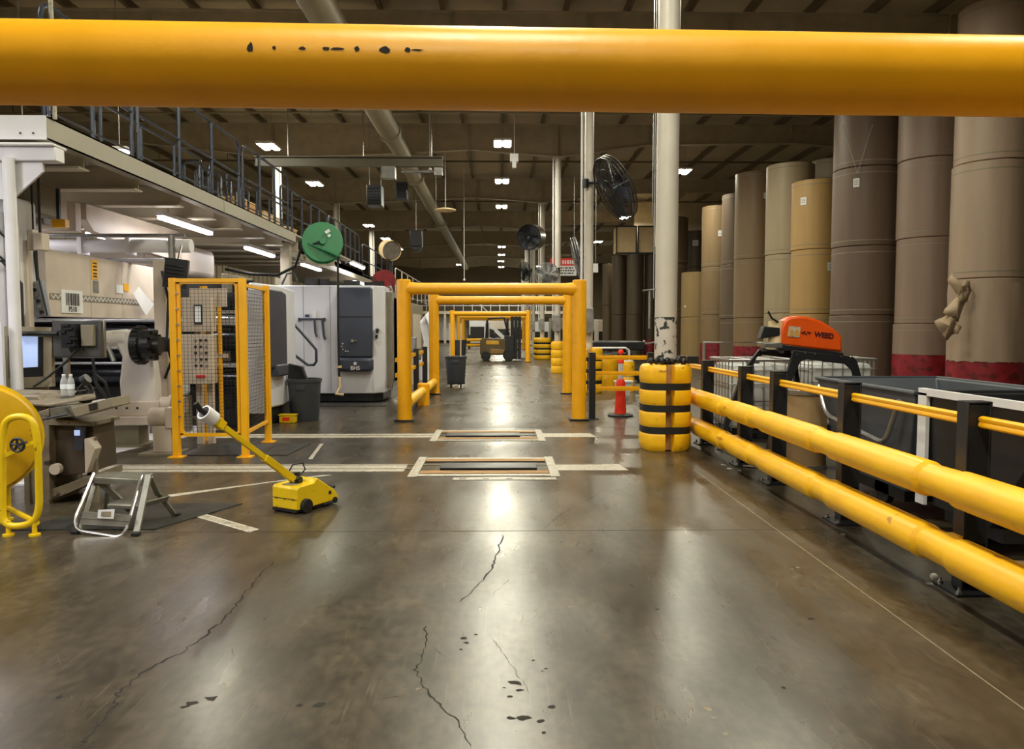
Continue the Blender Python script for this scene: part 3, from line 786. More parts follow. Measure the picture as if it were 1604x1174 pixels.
for k, (px, py, y, w_) in enumerate([(588, 308, 27, .5), (630, 300, 33, .45)]):
    p = at(px, py, y); t = thing('unit_heater', ['dark boxy heater hung from the roof right of the railing lamps', 'second dark boxy heater hung near the duct'][k], 'heater', (p.x, y, p.z))
    q = MB(); q.bb(p.x-w_/2, p.x+w_/2, y-.3, y+.3, p.z-.35, p.z+.35); q.build('housing', M['dgrey'], t, bev=.02)
    q = MB()
    for j in range(6): q.bb(p.x-w_*.42, p.x+w_*.42, y-.32, y-.3, p.z-.3+.1*j, p.z-.25+.1*j)
    q.build('louvre', M['blk'], t)
    for s_ in (-1, 1):
        q = MB(); q.tube([(p.x+s_*w_*.4, y, p.z+.35), (p.x+s_*w_*.4, y, 9.52)], .01, 5); q.build('rod', M['stl'], t)
p = at(62, 20, 7.9); q = MB(); q.tube([(p.x, 8.1, 3.75), (p.x, 8.1, 9.52)], .022, 8); solo(q.build('conduit_pole', M['tape']), 'thin pale pole rising from the platform corner to the roof', 'pole')
t = thing('cross_pipe', 'thin pale pipe running crosswise under the roof behind the duct', 'pipe', (0, 24.9, 8.4))
q = MB(); q.tube([(-16.5, 24.9, 8.38), (-1.5, 24.9, 8.5), (16.5, 24.9, 8.38)], .035, 8); q.build('pipe', M['duct'], t)
for x in (-12, -6, 0, 6, 12):
    q = MB(); q.tube([(x, 24.9, 8.38), (x, 24.9, 9.5)], .01, 5); q.build('rod', M['stl'], t)
# fans
def big_fan(cx, cy, cz, r, nrm, label, pole, cage='alu_dark'):
    n = V(nrm).normalized()
    t = thing('fan', label, 'fan', (cx, cy, cz), group='round industrial fans'); cm = M['stl'] if cage == 'stl' else M['blk']
    x = n.cross(V((0, 0, 1))).normalized(); u = x.cross(n).normalized(); c = V((cx, cy, cz))
    q = MB()
    ringp = lambda rr, off: [c+n*off+(x*math.cos(2*PI*k/28)+u*math.sin(2*PI*k/28))*rr for k in range(28)]
    for rr, off in ((r, 0), (r*.99, .1*r), (r*.99, -.1*r), (r*.66, .17*r), (r*.33, .21*r), (r*.66, -.17*r)): q.tube(ringp(rr, off), .012 if rr > .9*r else .006, 5, closed=True)
    for k in range(60):
        a = 2*PI*k/60; d = x*math.cos(a)+u*math.sin(a)
        for s_ in (1, -1): q.tube([c+n*s_*.22*r+d*.12*r, c+n*s_*.17*r+d*.66*r, c+n*s_*.08*r+d*r], .0065, 4)
    q.build('cage', cm, t)
    q = MB(); q.cyl(c-n*.1, c+n*.1, r*.14, seg=16)
    for k in range(4):
        a = 2*PI*k/4+.4; d = x*math.cos(a)+u*math.sin(a); e = x*-math.sin(a)+u*math.cos(a)
        P = [c+d*r*.12-e*r*.1-n*.04, c+d*r*.9-e*r*.16-n*.05, c+d*r*.9+e*r*.2+n*.05, c+d*r*.12+e*r*.12+n*.03]
        q.prism(P, n*.008)
    q.build('blades', M['dgrey'], t)
    q = MB(); q.cyl(c-n*.45*r, c-n*.1, r*.16, seg=16); q.build('motor', M['blk'], t)
    q = MB(); q.tube([c-n*.4*r, V(pole)], .035, 8); q.tube([V(pole)+V((0, 0, -.1)), V(pole)+V((0, 0, .1))], .08, 10); q.build('arm', M['blk'], t)
p = at(963, 295, 18.4)
big_fan(p.x, 18.4, p.z, .80, (-.86, -.22, -.46), 'huge round wire-cage fan on the second column', (2.1, 18.95, 5.15))
p = at(829, 372, 38.6)
big_fan(p.x, 38.6, p.z, .62, (-.35, -.93, -.1), 'round fan on the fourth column, seen nearly face on', (2.15, 39.7, 6.0))
dn = V((-.35, -.93, -.1)).normalized(); fo = [o for o in bpy.data.objects if o.get('label', '').startswith('round fan on the fourth')][0]
q = MB(); cc = V((p.x, 38.6, p.z)); q.cyl(cc+dn*.1, cc-dn*.75, .64, seg=30, caps=False); q.cyl(cc-dn*.75, cc-dn*.77, .64, seg=30); q.build('drum_shell', M['stl'], fo)
p = at(822, 426, 49.5)
big_fan(p.x, 49.5, p.z, .62, (-.8, -.5, -.1), 'dark fan low beside the fifth column', (2.05, 50.4, 5.4))
p = at(857, 431, 28.5)
big_fan(p.x, 28.5, p.z, .45, (-.2, -.97, -.1), 'pale fan between the third column and the portal corner', (2.2, 29.2, 3.8), 'stl')
p = at(906, 408, 20.6)
big_fan(p.x, 20.6, p.z, .62, (-.97, .1, -.25), 'tilted fan seen edge on, left of the second column', (2.15, 19.2, 3.6), 'stl')

# ------------------------------------------------------------------ left platform
t = thing('mezzanine_platform', 'beige steel walkway platform over the machines along the left', 'platform', (-4.6, 8, 3.5))
q = MB(); q.bb(-4.62, -4.6, 8.0, 17.5, 3.52, 3.76); q.bb(-4.74, -4.6, 8, 17.5, 3.52, 3.54); q.bb(-4.74, -4.6, 8, 17.5, 3.74, 3.76); q.bb(-4.62, -4.595, 13.0, 13.01, 3.52, 3.76); q.build('edge_beam', M['plt'], t)
q = MB(); q.bb(-8.1, -4.605, 7.98, 8.0, 3.52, 3.76); q.build('end_beam', M['wht'], t)
q = MB(); q.bb(-8.1, -4.62, 8.0, 24, 3.7, 3.74); q.build('deck', M['plt'], t)
for y in [8.9+1.32*i for i in range(11)]:
    q = MB(); q.bb(-8.1, -4.72, y-.01, y+.01, 3.42, 3.7); q.bb(-8.1, -4.72, y-.11, y+.11, 3.40, 3.42); q.build('joist', M['joist'], t)
q = MB(); q.bb(-8.1, -4.5, 7.95, 8.12, 3.30, 3.44); q.bb(-8.1, -4.5, 7.9, 8.17, 3.44, 3.47); q.build('cross_beam', M['wht'], t, bev=.01)
a = at(0, 247, 8); b_ = at(73, 252, 8); c = at(72, 266, 8); d = at(20, 306, 8)
q = MB(); q.prism([(-5.6, 8.0, 3.3), (-4.66, 8.0, 3.3), (-4.66, 8.0, 3.2), (-4.98, 8.0, 2.92), (-5.6, 8.0, 2.92)], (0, .03, 0)); q.build('gusset', M['wht'], t)
px_ = at(16, 400, 7.93).x+.02; q = MB(); q.cyl((px_, 7.93, .02), (px_, 7.93, 3.32), .058, seg=16); q.bb(px_-.12, px_+.12, 7.8, 8.06, 0, .02); q.build('support_post', M['wht'], t)
q = MB()
for x in (-4.86, -4.73): q.cyl((x, 7.975, 3.58), (x, 7.985, 3.58), .012, seg=8)
q.build('bolt', M['blk'], t)
q = MB(); q.bb(-4.9, -4.7, 17.3, 17.5, 0, 3.52); q.build('support_post', M['beid'], t)
q = MB(); q.bb(-8.1, -4.9, 17.5, 34, 3.45, 3.6); q.bb(-4.95, -4.9, 17.5, 34, 3.3, 3.6); q.build('rear_deck', M['beid'], t)

def railing(x, y0, y1, z, label, n, mid=True, m='navy'):
    t = thing('railing', label, 'railing', (x, y0, z), group='dark pipe railings of the platform')
    H = 1.17
    q = MB(); r = .024
    c_ = .14
    def arc(ya, yb, zt):
        return [(x, ya, z+.35), (x, ya, zt-c_), (x, ya+c_*.3, zt-c_*.3), (x, ya+c_, zt), (x, yb-c_, zt), (x, yb-c_*.3, zt-c_*.3), (x, yb, zt-c_), (x, yb, z+.35)]
    q.tube(fil(arc(y0, y1, z+H), .05, 3), r, 8); q.build('top_rail', M[m], t)
    if mid:
        q = MB(); q.tube([(x, y0, z+.58), (x, y1, z+.58)], r*.85, 8); q.tube([(x, y0+.1, z+.08), (x, y1-.1, z+.08)], .012, 6); q.build('mid_rail', M[m], t)
    for i in range(n):
        y = y0+.02+(y1-y0-.04)*i/(n-1) if n > 1 else y0
        q = MB(); q.cyl((x, y, z), (x, y, z+H if 0 < i < n-1 else z+.4), .028, seg=8); q.build('post', M[m], t)
Z = 3.76
railing(-4.66, 8.05, 9.95, Z, 'railing section at the front corner of the left platform', 3)
railing(-4.66, 10.1, 13.95, Z, 'second railing section from the front of the left platform', 4)
railing(-4.66, 14.15, 17.1, Z, 'third railing section, right after the curved pipe end', 4)
railing(-4.9, 17.4, 22.0, Z-.1, 'fourth railing section, above the green hose reel', 6)
railing(-4.9, 22.2, 27.0, Z-.1, 'close-set railing section right of the green hose reel', 7)
railing(-4.9, 27.6, 33.6, Z-.3, 'railing section above the white cabinet by the far lamps', 5)
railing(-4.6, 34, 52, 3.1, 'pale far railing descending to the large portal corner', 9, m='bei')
railing(-5.9, 10.3, 15.5, Z, 'inner railing behind the outer rail at the platform front', 5)
railing(-5.9, 15.8, 22, Z, 'inner railing behind the third outer section', 7)
# rack of looped bars on the platform
for k in range(6):
    q = MB(); y = 13.0+.5*k
    q.tube([(-5.25, y, Z), (-5.25, y, Z+.55), (-5.2, y, Z+.6), (-5.05, y, Z+.6), (-5.0, y, Z+.55), (-5.0, y, Z)], .022, 6)
    solo(q.build('loop_handle', M['navy']), 'one of the row of small dark looped bars on the left platform deck', 'loop bar', 'looped bars on the platform deck')
# amber cabinets on the platform
for k, (y, w_, h_, m) in enumerate([(12.6, 1.2, .5, 'amb'), (18.5, 1.3, .95, 'amb'), (20.4, 1.5, .9, 'tan'), (22.8, .9, .8, 'amb')]):
    t = thing('platform_cabinet', ['low amber cover glowing on the platform front', 'amber boarded cabinet behind the railing, nearest of three', 'tan boarded cabinet in the middle of the platform row', 'amber boarded cabinet farthest along the platform'][k], 'cabinet', (-6.3, y, Z))
    q = MB(); q.bb(-6.9, -6.2, y, y+w_, Z, Z+h_); q.build('body', M[m], t, bev=.02)
    q = MB(); q.bb(-6.92, -6.18, y-.02, y+w_+.02, Z+h_, Z+h_+.03); q.build('lid', M['tan'], t)
for k, (y, x, z0, L_) in enumerate([(13.2, -7.2, 4.55, 1.6), (16.5, -7.4, 4.35, 1.2)]):
    t = thing('fluorescent_light', ['glowing tube light lying across above the left platform front', 'smaller tube light across above the platform, behind the railing'][k], 'tube light', (x, y, z0), group='tube lights above the platform')
    q = MB(); q.bb(x-L_, x+L_*.6, y-.05, y+.05, z0, z0+.05); q.build('tube', M['tubel'], t)
    q = MB(); q.bb(x-L_, x+L_*.6, y-.08, y+.08, z0+.05, z0+.1); q.build('housing', M['wht'], t)
    q = MB(); q.tube([(x-L_*.5, y, z0+.1), (x-L_*.5, y, 9.52)], .01, 5); q.build('hanger', M['stl'], t)

# ------------------------------------------------------------------ machines under the platform
def machine_frame():
    t = thing('machine_side_frame', 'large beige machine side beam with cut corners under the platform', 'machine frame', (-5.6, 10, 2.9))
    q = MB(); q.prism([(-6.0, 11.3, 3.0), (-6.0, 11.1, 3.15), (-6.0, 11.1, 3.38), (-6.0, 14.2, 3.38), (-6.0, 14.6, 3.2), (-6.0, 14.6, 2.8), (-6.0, 12.6, 2.9)], (.12, 0, 0)); q.build('side_plate', M['bei'], t, bev=.01)
    q = MB(); q.bb(-6.6, -5.7, 14.2, 15.6, 2.55, 3.15); q.build('gear_housing', M['bei'], t, bev=.12)
    q = MB(); q.bb(-6.6, -5.55, 9.4, 9.8, 2.98, 3.36); q.build('upper_box', M['beid'], t, bev=.02)
    for y in (10.1, 10.5, 10.85):
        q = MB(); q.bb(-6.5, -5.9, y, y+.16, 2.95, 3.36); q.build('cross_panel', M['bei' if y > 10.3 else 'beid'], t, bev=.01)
    q = MB()
    for x in (-5.66, -5.56): q.bb(x-.02, x+.02, 9.83, 9.87, 2.98, 3.36)
    q.build('mullion', M['dgrey'], t)
    q = MB(); q.bb(-5.82, -5.65, 10.15, 10.25, 2.92, 3.02); q.build('yellow_plate', M['yelp'], t, label='yellow rectangular plate')
machine_frame()
t = thing('pipe_bridge', 'thick grey horizontal pipe with thin rods running across above the panelled cover', 'pipe', (-6, 12, 2.8))
q = MB(); q.tube([(-9, 11.6, 2.83), (-4.6, 11.6, 2.83)], .10, 16); q.build('main_pipe', M['wht'], t)
q = MB(); q.tube([(-9, 11.5, 2.97), (-4.65, 11.5, 2.97)], .03, 10); q.tube([(-9, 11.8, 2.62), (-5.1, 11.8, 2.62)], .05, 8); q.build('rod', M['stl'], t)
q = MB(); q.tube([(-4.85, 11.5, 2.98), (-4.85, 11.5, 2.45)], .05, 10); q.build('elbow', M['stl'], t)
for x in (-7.2, -6.2, -5.5):
    q = MB(); q.bb(x-.03, x+.03, 11.48, 11.72, 2.7, 2.99); q.build('clamp', M['wht'], t)

# P510 panelled cover
t = thing('machine_cover', 'long beige panelled machine cover carrying the P510 barcode sheet', 'machine cover', (-5.6, 9.6, 1.75))
for y0, y1 in ((9.6, 10.62), (10.63, 11.5), (11.51, 12.95)):
    q = MB(); q.bb(-5.75, -5.6, y0, y1, 1.75, 2.585); q.build('panel', M['bei'], t, bev=.006)
q = MB(); q.bb(-5.599, -5.595, 9.66, 12.9, 1.965, 2.045); o = q.build('stripe_band', M['beid'], t)
q = MB(); n = 64
y = 9.66
for k in range(n):
    ya = 9.68+k*.05; yb = ya+.05; za, zb = (1.98, 2.03) if k % 2 else (2.03, 1.98)
    q.prism([(-5.5945, ya, za-.008), (-5.5945, yb, zb-.008), (-5.5945, yb, zb+.008), (-5.5945, ya, za+.008)], (.002, 0, 0))
q.build('zigzag', M['paper'], o)
q = MB(); q.bb(-5.597, -5.59, 9.9, 10.4, 1.8, 2.1); sg = q.build('barcode_sheet', M['paper'], t)
q = MB(); yy = 10.0
while yy < 10.3:
    ww = random.choice((.008, .012, .022)); q.bb(-5.589, -5.587, yy, yy+ww, 1.90, 2.06); yy += ww+random.choice((.008, .014))
q.build('barcode', M['ink'], sg)
text('lettering', 'P510', M['ink'], .095, (-5.588, 10.15, 1.85), (PI/2, 0, PI/2), sg, bold=.002)
q = MB(); q.bb(-5.597, -5.593, 10.66, 10.82, 2.28, 2.54); s2 = q.build('yellow_notice', M['yelp'], t)
text('lettering', 'IN\nOUT', M['ink'], .07, (-5.592, 10.74, 2.43), (PI/2, 0, PI/2), s2) if False else None
q = MB()
for z in (2.5, 2.455, 2.41, 2.36, 2.32): q.bb(-5.5925, -5.591, 10.69, 10.79, z-.012, z+.01)
q.build('print_line', M['ink'], s2)
q = MB(); q.bb(-5.597, -5.593, 10.69, 10.83, 2.1, 2.26); q.build('grey_notice', M['paperd'], t)
q = MB(); q.bb(-5.597, -5.593, 11.32, 11.52, 2.12, 2.24); q.build('small_notice', M['paper'], t)
q = MB(); q.bb(-5.597, -5.593, 11.55, 11.7, 2.16, 2.27); q.build('small_yellow_notice', M['yelp'], t)
p0 = at(203, 445, 11.7)
q = MB(); q.prism([(-5.52, 11.85, 2.24), (-5.5, 12.3, 1.98), (-5.5, 12.02, 1.80), (-5.52, 11.66, 2.12)], (.006, 0, 0)); q.build('hanging_sheet', M['paper'], t, label='white tilted hanging sheet')

# upright beige column in front of the cover's right end, with box light above
t = thing('machine_post', 'upright beige machine post left of the yellow mesh cage', 'machine post', (-4.75, 10.9, 0))
q = MB(); q.bb(-4.85, -4.68, 10.85, 11.0, 0, 2.56); q.build('post', M['bei'], t, bev=.01)
q = MB(); q.tube([(-4.7, 10.8, 2.4), (-4.62, 10.8, 2.0), (-4.66, 10.8, 1.4), (-4.6, 10.8, 1.15), (-4.7, 10.8, .9)], .02, 8); q.build('cable', M['blkr'], t)
q = MB(); q.box((-4.66, 10.75, 1.38), (.14, .12, .2)); q.build('junction', M['blk'], t, bev=.02)
t = thing('dark_louvre_box', 'dark tilted louvred box hanging beside the cage top left corner', 'louvred box', (-4.5, 10.6, 2.4))
q = MB(); q.box((-4.42, 10.6, 2.35), (.3, .12, .4), (0, .12, .2))
for k in range(6): q.box((-4.42, 10.53, 2.2+.05*k), (.24, .03, .02), (0, .12, .2))
q.build('body', M['blk'], t, bev=.015)
q = MB(); q.tube([(-4.42, 10.65, 2.5), (-4.42, 10.8, 2.75)], .015, 6); q.build('bracket', M['stl'], t)

# press / roller section behind (horizontal dark rollers)
t = thing('roller_press', 'dark machine section with wide horizontal rollers behind the mill arm', 'roller machine', (-6, 13.4, 0))
for z, r_, m in ((1.92, .16, 'roll'), (1.55, .14, 'roll'), (1.2, .17, 'roll'), (.8, .2, 'roll')):
    q = MB(); q.tube([(-9.5, 13.2, z), (-4.55, 13.2, z)], r_, 24); q.build('roller', M[m], t)
for z, r_ in ((1.74, .035), (1.3, .06), (1.02, .025), (1.45, .02)):
    q = MB(); q.tube([(-9.5, 12.95, z), (-4.6, 12.95, z)], r_, 12); q.build('steel_bar', M['stl'], t)
for x in (-9.4, -4.5):
    q = MB(); q.bb(x-.06, x+.06, 12.7, 13.9, .25, 2.5); q.build('side_frame', M['beid'], t, bev=.01)
q = MB(); q.bb(-9.5, -4.6, 13.6, 13.9, .05, .75); q.bb(-9.5, -4.6, 13.85, 13.95, .7, 2.5); q.build('back_guard', M['mach'], t)
q = MB(); q.bb(-9.5, -6.3, 13.75, 13.8, 2.55, 2.95); q.build('upper_panel', M['bei'], t)  # pale panel added to brighten the backdrop behind the pipes
t = thing('white_tank', 'white-blue plastic tank behind the mill roll arm', 'tank', (-5.0, 11.8, .6))
q = MB(); q.bb(-5.35, -4.85, 11.7, 12.1, .55, 1.35); q.build('tank_body', M['wht'], t, bev=.06)
q = MB(); q.cyl((-4.88, 11.55, .75), (-4.88, 11.55, 1.02), .06); q.build('handle', M['blk'], t)
q = MB(); q.bb(-5.35, -4.85, 11.7, 12.1, 0, .55); q.build('stand', M['beid'], t)

# mill roll stand arm
AR = mat('pale_arm_paint', (208,202,196), .45, var=.05)
t = thing('roll_stand_arm', 'big beige swing arm of the roll stand with a black geared chuck at its top', 'roll stand', (-4.9, 10.4, 0))
def A(px, py, y=10.4): p = at(px, py, y); return (p.x, y, p.z)
q = MB(); q.prism([A(173,519),A(205,517),A(222,530),A(238,566),A(243,600),A(245,648),A(190,650),A(186,600),A(190,560),A(180,540),A(168,535)], (0, .22, 0)); q.build('arm', AR, t, bev=.035)
p1 = V(A(163, 530, 10.4)); q = MB(); q.tube([p1+V((-.02, .1, -.02)), V(A(195, 530, 10.4))+V((0, .1, 0))], .12, 20); q.build('head', AR, t, bev=.01)
q = MB(); c0 = V(A(214, 541, 10.1)); q.cyl(c0, c0+V((.1, .0, 0)), .24, seg=28); q.cyl(c0+V((.1, 0, 0)), c0+V((.22, 0, 0)), .20, seg=28); q.cyl(c0+V((.22, 0, 0)), c0+V((.32, 0, 0)), .11, seg=20)
for k in range(22):
    a = 2*PI*k/22; q.box(c0+V((.06, .0, 0))+V((0, math.cos(a)*.24, math.sin(a)*.24)), (.08, .03, .03), (a, 0, 0))
for k in range(10):
    a = 2*PI*k/10; q.box(c0+V((.2, .0, 0))+V((0, math.cos(a)*.18, math.sin(a)*.18)), (.1, .05, .05), (a, 0, 0))
q.build('chuck', M['mach'], t)
q = MB(); q.tube([V(A(170, 545)), V(A(178, 566))], .03, 8); q.tube([V(A(158, 526)), V(A(166, 540))], .035, 8); q.build('pin', M['stl'], t)
q = MB(); q.bb(-5.55, -4.6, 10.35, 10.75, .42, .62); q.bb(-5.3, -4.58, 10.3, 10.6, .3, .42); q.build('carriage', M['bei'], t, bev=.012)
q = MB()
for k in range(4): q.cyl((-5.3+.14*k, 10.34, .53), (-5.3+.14*k, 10.36, .53), .016, seg=8)
q.build('bolt_hole', M['blk'], t)
q = MB(); q.tube([(-4.62, 10.5, .56), (-4.3, 10.5, .56)], .11, 16); q.tube([(-4.5, 10.5, .56), (-4.45, 10.5, .56)], .14, 16); q.build('spindle', M['bei'], t)
q = MB(); q.bb(-5.5, -4.9, 10.4, 10.7, 0, .42); q.bb(-5.6, -4.8, 10.3, 10.8, 0, .03); q.build('pedestal', M['beid'], t)
q = MB(); q.tube([V(A(150, 588)), V(A(165, 600)), V(A(172, 625))], .02, 6); q.tube([V(A(145, 560)), V(A(150, 600)), V(A(178, 640))], .02, 6); q.build('hose', M['blkr'], t)
t = thing('gear_pedestal', 'small beige gear column standing at the left foot of the mesh cage', 'gear column', (-4.25, 9.75, 0))
q = MB(); q.bb(-4.42, -4.18, 9.75, 9.95, .02, .36); q.build('column', M['bei'], t, bev=.012)
q = MB(); q.tube([(-4.48, 9.85, .47), (-4.12, 9.85, .47)], .12, 20); q.bb(-4.25, -4.1, 9.72, 9.98, .33, .6); q.build('gear_head', M['bei'], t, bev=.015)
q = MB(); q.bb(-4.55, -4.08, 9.62, 10.05, 0, .025); q.build('foot', M['beid'], t)

# HMI panel seen from behind
t = thing('hmi_panel_back', 'dark metal monitor back on a black bracket above the water bottles', 'monitor', (-4.6, 8, 1.4))
q = MB(); a = at(83, 560, 8.2); b_ = at(157, 502, 8.2); q.bb(a.x, b_.x, 8.2, 8.26, a.z, b_.z); q.build('back_plate', mat('brushed_dark_steel', (88,88,88), .4, metal=.5), t, bev=.01)
q = MB(); q.bb(b_.x-.18, b_.x-.05, 8.14, 8.2, a.z+.12, b_.z-.05); q.build('electronics_box', M['beid'], t, bev=.008)
q = MB(); q.bb(a.x+.16, a.x+.3, 8.08, 8.2, a.z+.1, b_.z-.04)
for k in range(7): q.box((a.x+.23+random.uniform(-.06, .06), 8.08, a.z+.13+.035*k), (.07, .05, .025))
q.build('bracket', M['blk'], t)
q = MB(); q.bb(a.x-.01, b_.x+.01, 8.26, 8.3, a.z-.01, b_.z+.01); q.build('bezel', M['stl'], t, bev=.01)
q = MB(); q.tube([(b_.x-.2, 8.12, a.z+.1), (b_.x-.3, 8.1, a.z-.03), (a.x+.0, 8.1, a.z-.2), (a.x-.1, 8.0, a.z-.3)], .014, 6); q.tube([(a.x+.1, 8.13, b_.z-.14), (a.x-.35, 8.13, b_.z-.14)], .025, 8); q.build('cable', M['blkr'], t)
t = thing('support_arm_post', 'square stand post under the dark monitor back', 'post', (-4.3, 8.25, 0))
q = MB(); q.bb(-4.65, -4.60, 8.22, 8.27, .02, a.z); q.bb(-4.75, -4.5, 8.12, 8.37, 0, .02); q.build('post', M['stl'], t)

# tall grey-blue equipment at the far left behind the support post
t = thing('pipe_manifold', 'cluster of grey vertical pipes and black cables at the left edge', 'pipework', (-5.6, 8.9, 0))
q = MB(); q.bb(-6.1, -5.5, 8.9, 9.3, 1.72, 3.1); q.build('housing', M['wht'], t, bev=.05)
for x, r_ in ((-5.48, .05), (-5.42, .03), (-5.60, .06)):
    q = MB(); q.cyl((x, 8.75, 0.02), (x, 8.75, 2.9), r_, seg=14); q.build('pipe', M['wht' if r_ > .04 else 'bei'], t)
for k, (x0, x1) in enumerate(((-5.8, -5.35), (-5.9, -5.42), (-5.7, -5.3))):
    q = MB(); q.tube([(x0, 8.6, 2.72-.25*k), (x0+.2, 8.6, 2.75-.2*k), (x1, 8.62, 2.5-.2*k), (x1, 8.62, 1.4), (x1-.05, 8.62, 1.0)], .014, 6); q.build('cable', M['blkr'], t)
q = MB(); q.bb(-5.56, -5.46, 9.0, 9.1, 0, 2.62); q.build('upright', M['bei'], t, bev=.01)
q = MB(); q.bb(-6.1, -5.55, 8.72, 8.9, .02, 1.7); q.build('lower_cabinet', M['beid'], t, bev=.01)
t = thing('button_pendant', 'slanted grey control pendant with a column of round buttons', 'control pendant', (-5.4, 9.2, 1.8))
q = MB(); q.box((-5.45, 9.2, 1.95), (.16, .08, .42), (0, -.12, 0)); q.build('case', mat('pendant_grey', (138,142,152), .4), t, bev=.01)
for k in range(6):
    q = MB(); q.cyl((-5.49+.018*k, 9.15, 2.12-.065*k), (-5.49+.018*k, 9.13, 2.12-.065*k), .022, seg=10); q.build('button', M['blk' if k % 2 else 'stl'], t)
q = MB(); q.tube([(-5.47, 9.2, 2.15), (-5.5, 9.2, 2.6), (-5.5, 9.2, 3.4)], .012, 6); q.build('cable', M['blkr'], t)
t = thing('junction_box', 'small pale junction box with cable hanging under the platform edge', 'junction box', (-5.2, 9.0, 2.5))
q = MB(); q.bb(-5.36, -5.25, 8.95, 9.1, 2.50, 2.70); q.bb(-5.44, -5.36, 8.97, 9.07, 2.5, 2.74); q.build('box', M['bei'], t, bev=.012)
q = MB(); q.tube([(-5.3, 9.0, 2.70), (-5.3, 9.0, 3.4)], .015, 6); q.tube([(-5.35, 9, 2.5), (-5.34, 9, 2.2), (-5.25, 9, 1.75)], .01, 6); q.build('cable', M['blkr'], t)

# hall backdrop machinery
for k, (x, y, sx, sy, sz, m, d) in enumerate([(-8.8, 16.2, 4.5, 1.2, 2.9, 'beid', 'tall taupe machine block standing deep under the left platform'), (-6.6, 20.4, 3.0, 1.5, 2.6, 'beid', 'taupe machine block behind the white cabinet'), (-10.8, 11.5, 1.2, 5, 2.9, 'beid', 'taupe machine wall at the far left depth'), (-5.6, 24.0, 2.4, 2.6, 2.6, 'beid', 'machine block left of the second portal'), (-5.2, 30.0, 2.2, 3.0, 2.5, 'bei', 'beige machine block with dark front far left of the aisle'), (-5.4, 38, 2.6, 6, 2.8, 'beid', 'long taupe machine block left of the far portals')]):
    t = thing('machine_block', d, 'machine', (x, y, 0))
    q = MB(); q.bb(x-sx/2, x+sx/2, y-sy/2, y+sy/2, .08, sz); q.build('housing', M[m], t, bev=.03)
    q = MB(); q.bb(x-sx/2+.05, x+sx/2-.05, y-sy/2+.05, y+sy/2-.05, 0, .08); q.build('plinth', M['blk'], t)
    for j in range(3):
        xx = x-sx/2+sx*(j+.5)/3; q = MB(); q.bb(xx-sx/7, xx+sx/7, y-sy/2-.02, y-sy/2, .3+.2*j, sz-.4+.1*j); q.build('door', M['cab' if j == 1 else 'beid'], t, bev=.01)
    q = MB()
    for j in range(4): q.tube([(x-sx/2, y-sy/2-.15-.05*j, sz*.3+j*.35), (x+sx/2, y-sy/2-.15-.05*j, sz*.3+j*.35)], .05, 10)
    for j in (0, 1): q.bb(x-sx/2+j*(sx-.08), x-sx/2+j*(sx-.08)+.08, y-sy/2-.38, y-sy/2, .0, sz*.9)
    q.build('roller_rack', M['roll'], t)
    q = MB(); q.bb(x+sx/2, x+sx/2+.02, y-sy*.3, y+sy*.3, .6, sz-.5); q.build('side_door', M['bei'], t, bev=.008)
# ------------------------------------------------------------------ yellow mesh cage
t = thing('mesh_cage', 'yellow framed wire mesh guard cage around the control panels', 'safety cage', (-3.6, 10, 0))
CP = {'a': (-4.02, 9.53), 'b': (-3.17, 9.53), 'c': (-3.27, 10.80), 'd': (-4.2, 10.98)}
for k, h in (('a', 2.22), ('b', 2.22), ('c', 2.2), ('d', 2.2)):
    x, y = CP[k]; q = MB(); q.bb(x-.04, x+.04, y-.04, y+.04, .01, h); p = q.build('post', M['yelp'], t, bev=.004)
    q = MB(); q.bb(x-.09, x+.09, y-.08, y+.08, 0, .012); q.build('foot_plate', M['yelp'], p)
def mesh_panel(A_, B_, z0, z1, name='mesh_panel'):
    a = V((A_[0], A_[1], 0)); b = V((B_[0], B_[1], 0)); d = (b-a).normalized(); L_ = (b-a).length
    u0, u1 = .07, L_-.07
    P = lambda u, z: a+d*u+V((0, 0, z))
    q = MB()
    for u in (u0, u1): q.bar(P(u, z0), P(u, z1), .035, .035, (d.y, -d.x, 0))
    for z in (z0, z1): q.bar(P(u0-.017, z), P(u1+.017, z), .035, .04)
    for (cu, cz, su, sz_) in ((u0, z0, 1, 1), (u1, z0, -1, 1), (u0, z1, 1, -1), (u1, z1, -1, -1)):
        q.prism([P(cu, cz), P(cu+su*.07, cz), P(cu, cz+sz_*.07)], V((-d.y, d.x, 0))*.02)
    f_ = q.build('panel_frame', M['yelp'], t)
    q = MB(); n = int((u1-u0)/.045)
    for i in range(1, n): q.bar(P(u0+(u1-u0)*i/n, z0), P(u0+(u1-u0)*i/n, z1), .0035, .0035, (d.y, -d.x, 0))
    n = int((z1-z0)/.045)
    for i in range(1, n): q.bar(P(u0, z0+(z1-z0)*i/n), P(u1, z0+(z1-z0)*i/n), .0035, .0035)
    q.build('wire_mesh', M['blk'], f_)
mesh_panel(CP['a'], CP['b'], .28, 2.17); mesh_panel(CP['b'], CP['c'], .3, 2.14)
q = MB()
for k in range(9): z = .5+.19*k; q.bb(-4.02+.04, -4.02+.075, 9.49, 9.5, z, z+.02)
q.build('clip', M['stl'], t)
q = MB(); q.bb(-4.0, -3.2, 9.5, 9.56, 2.17, 2.215); q.build('header', M['yelp'], t)

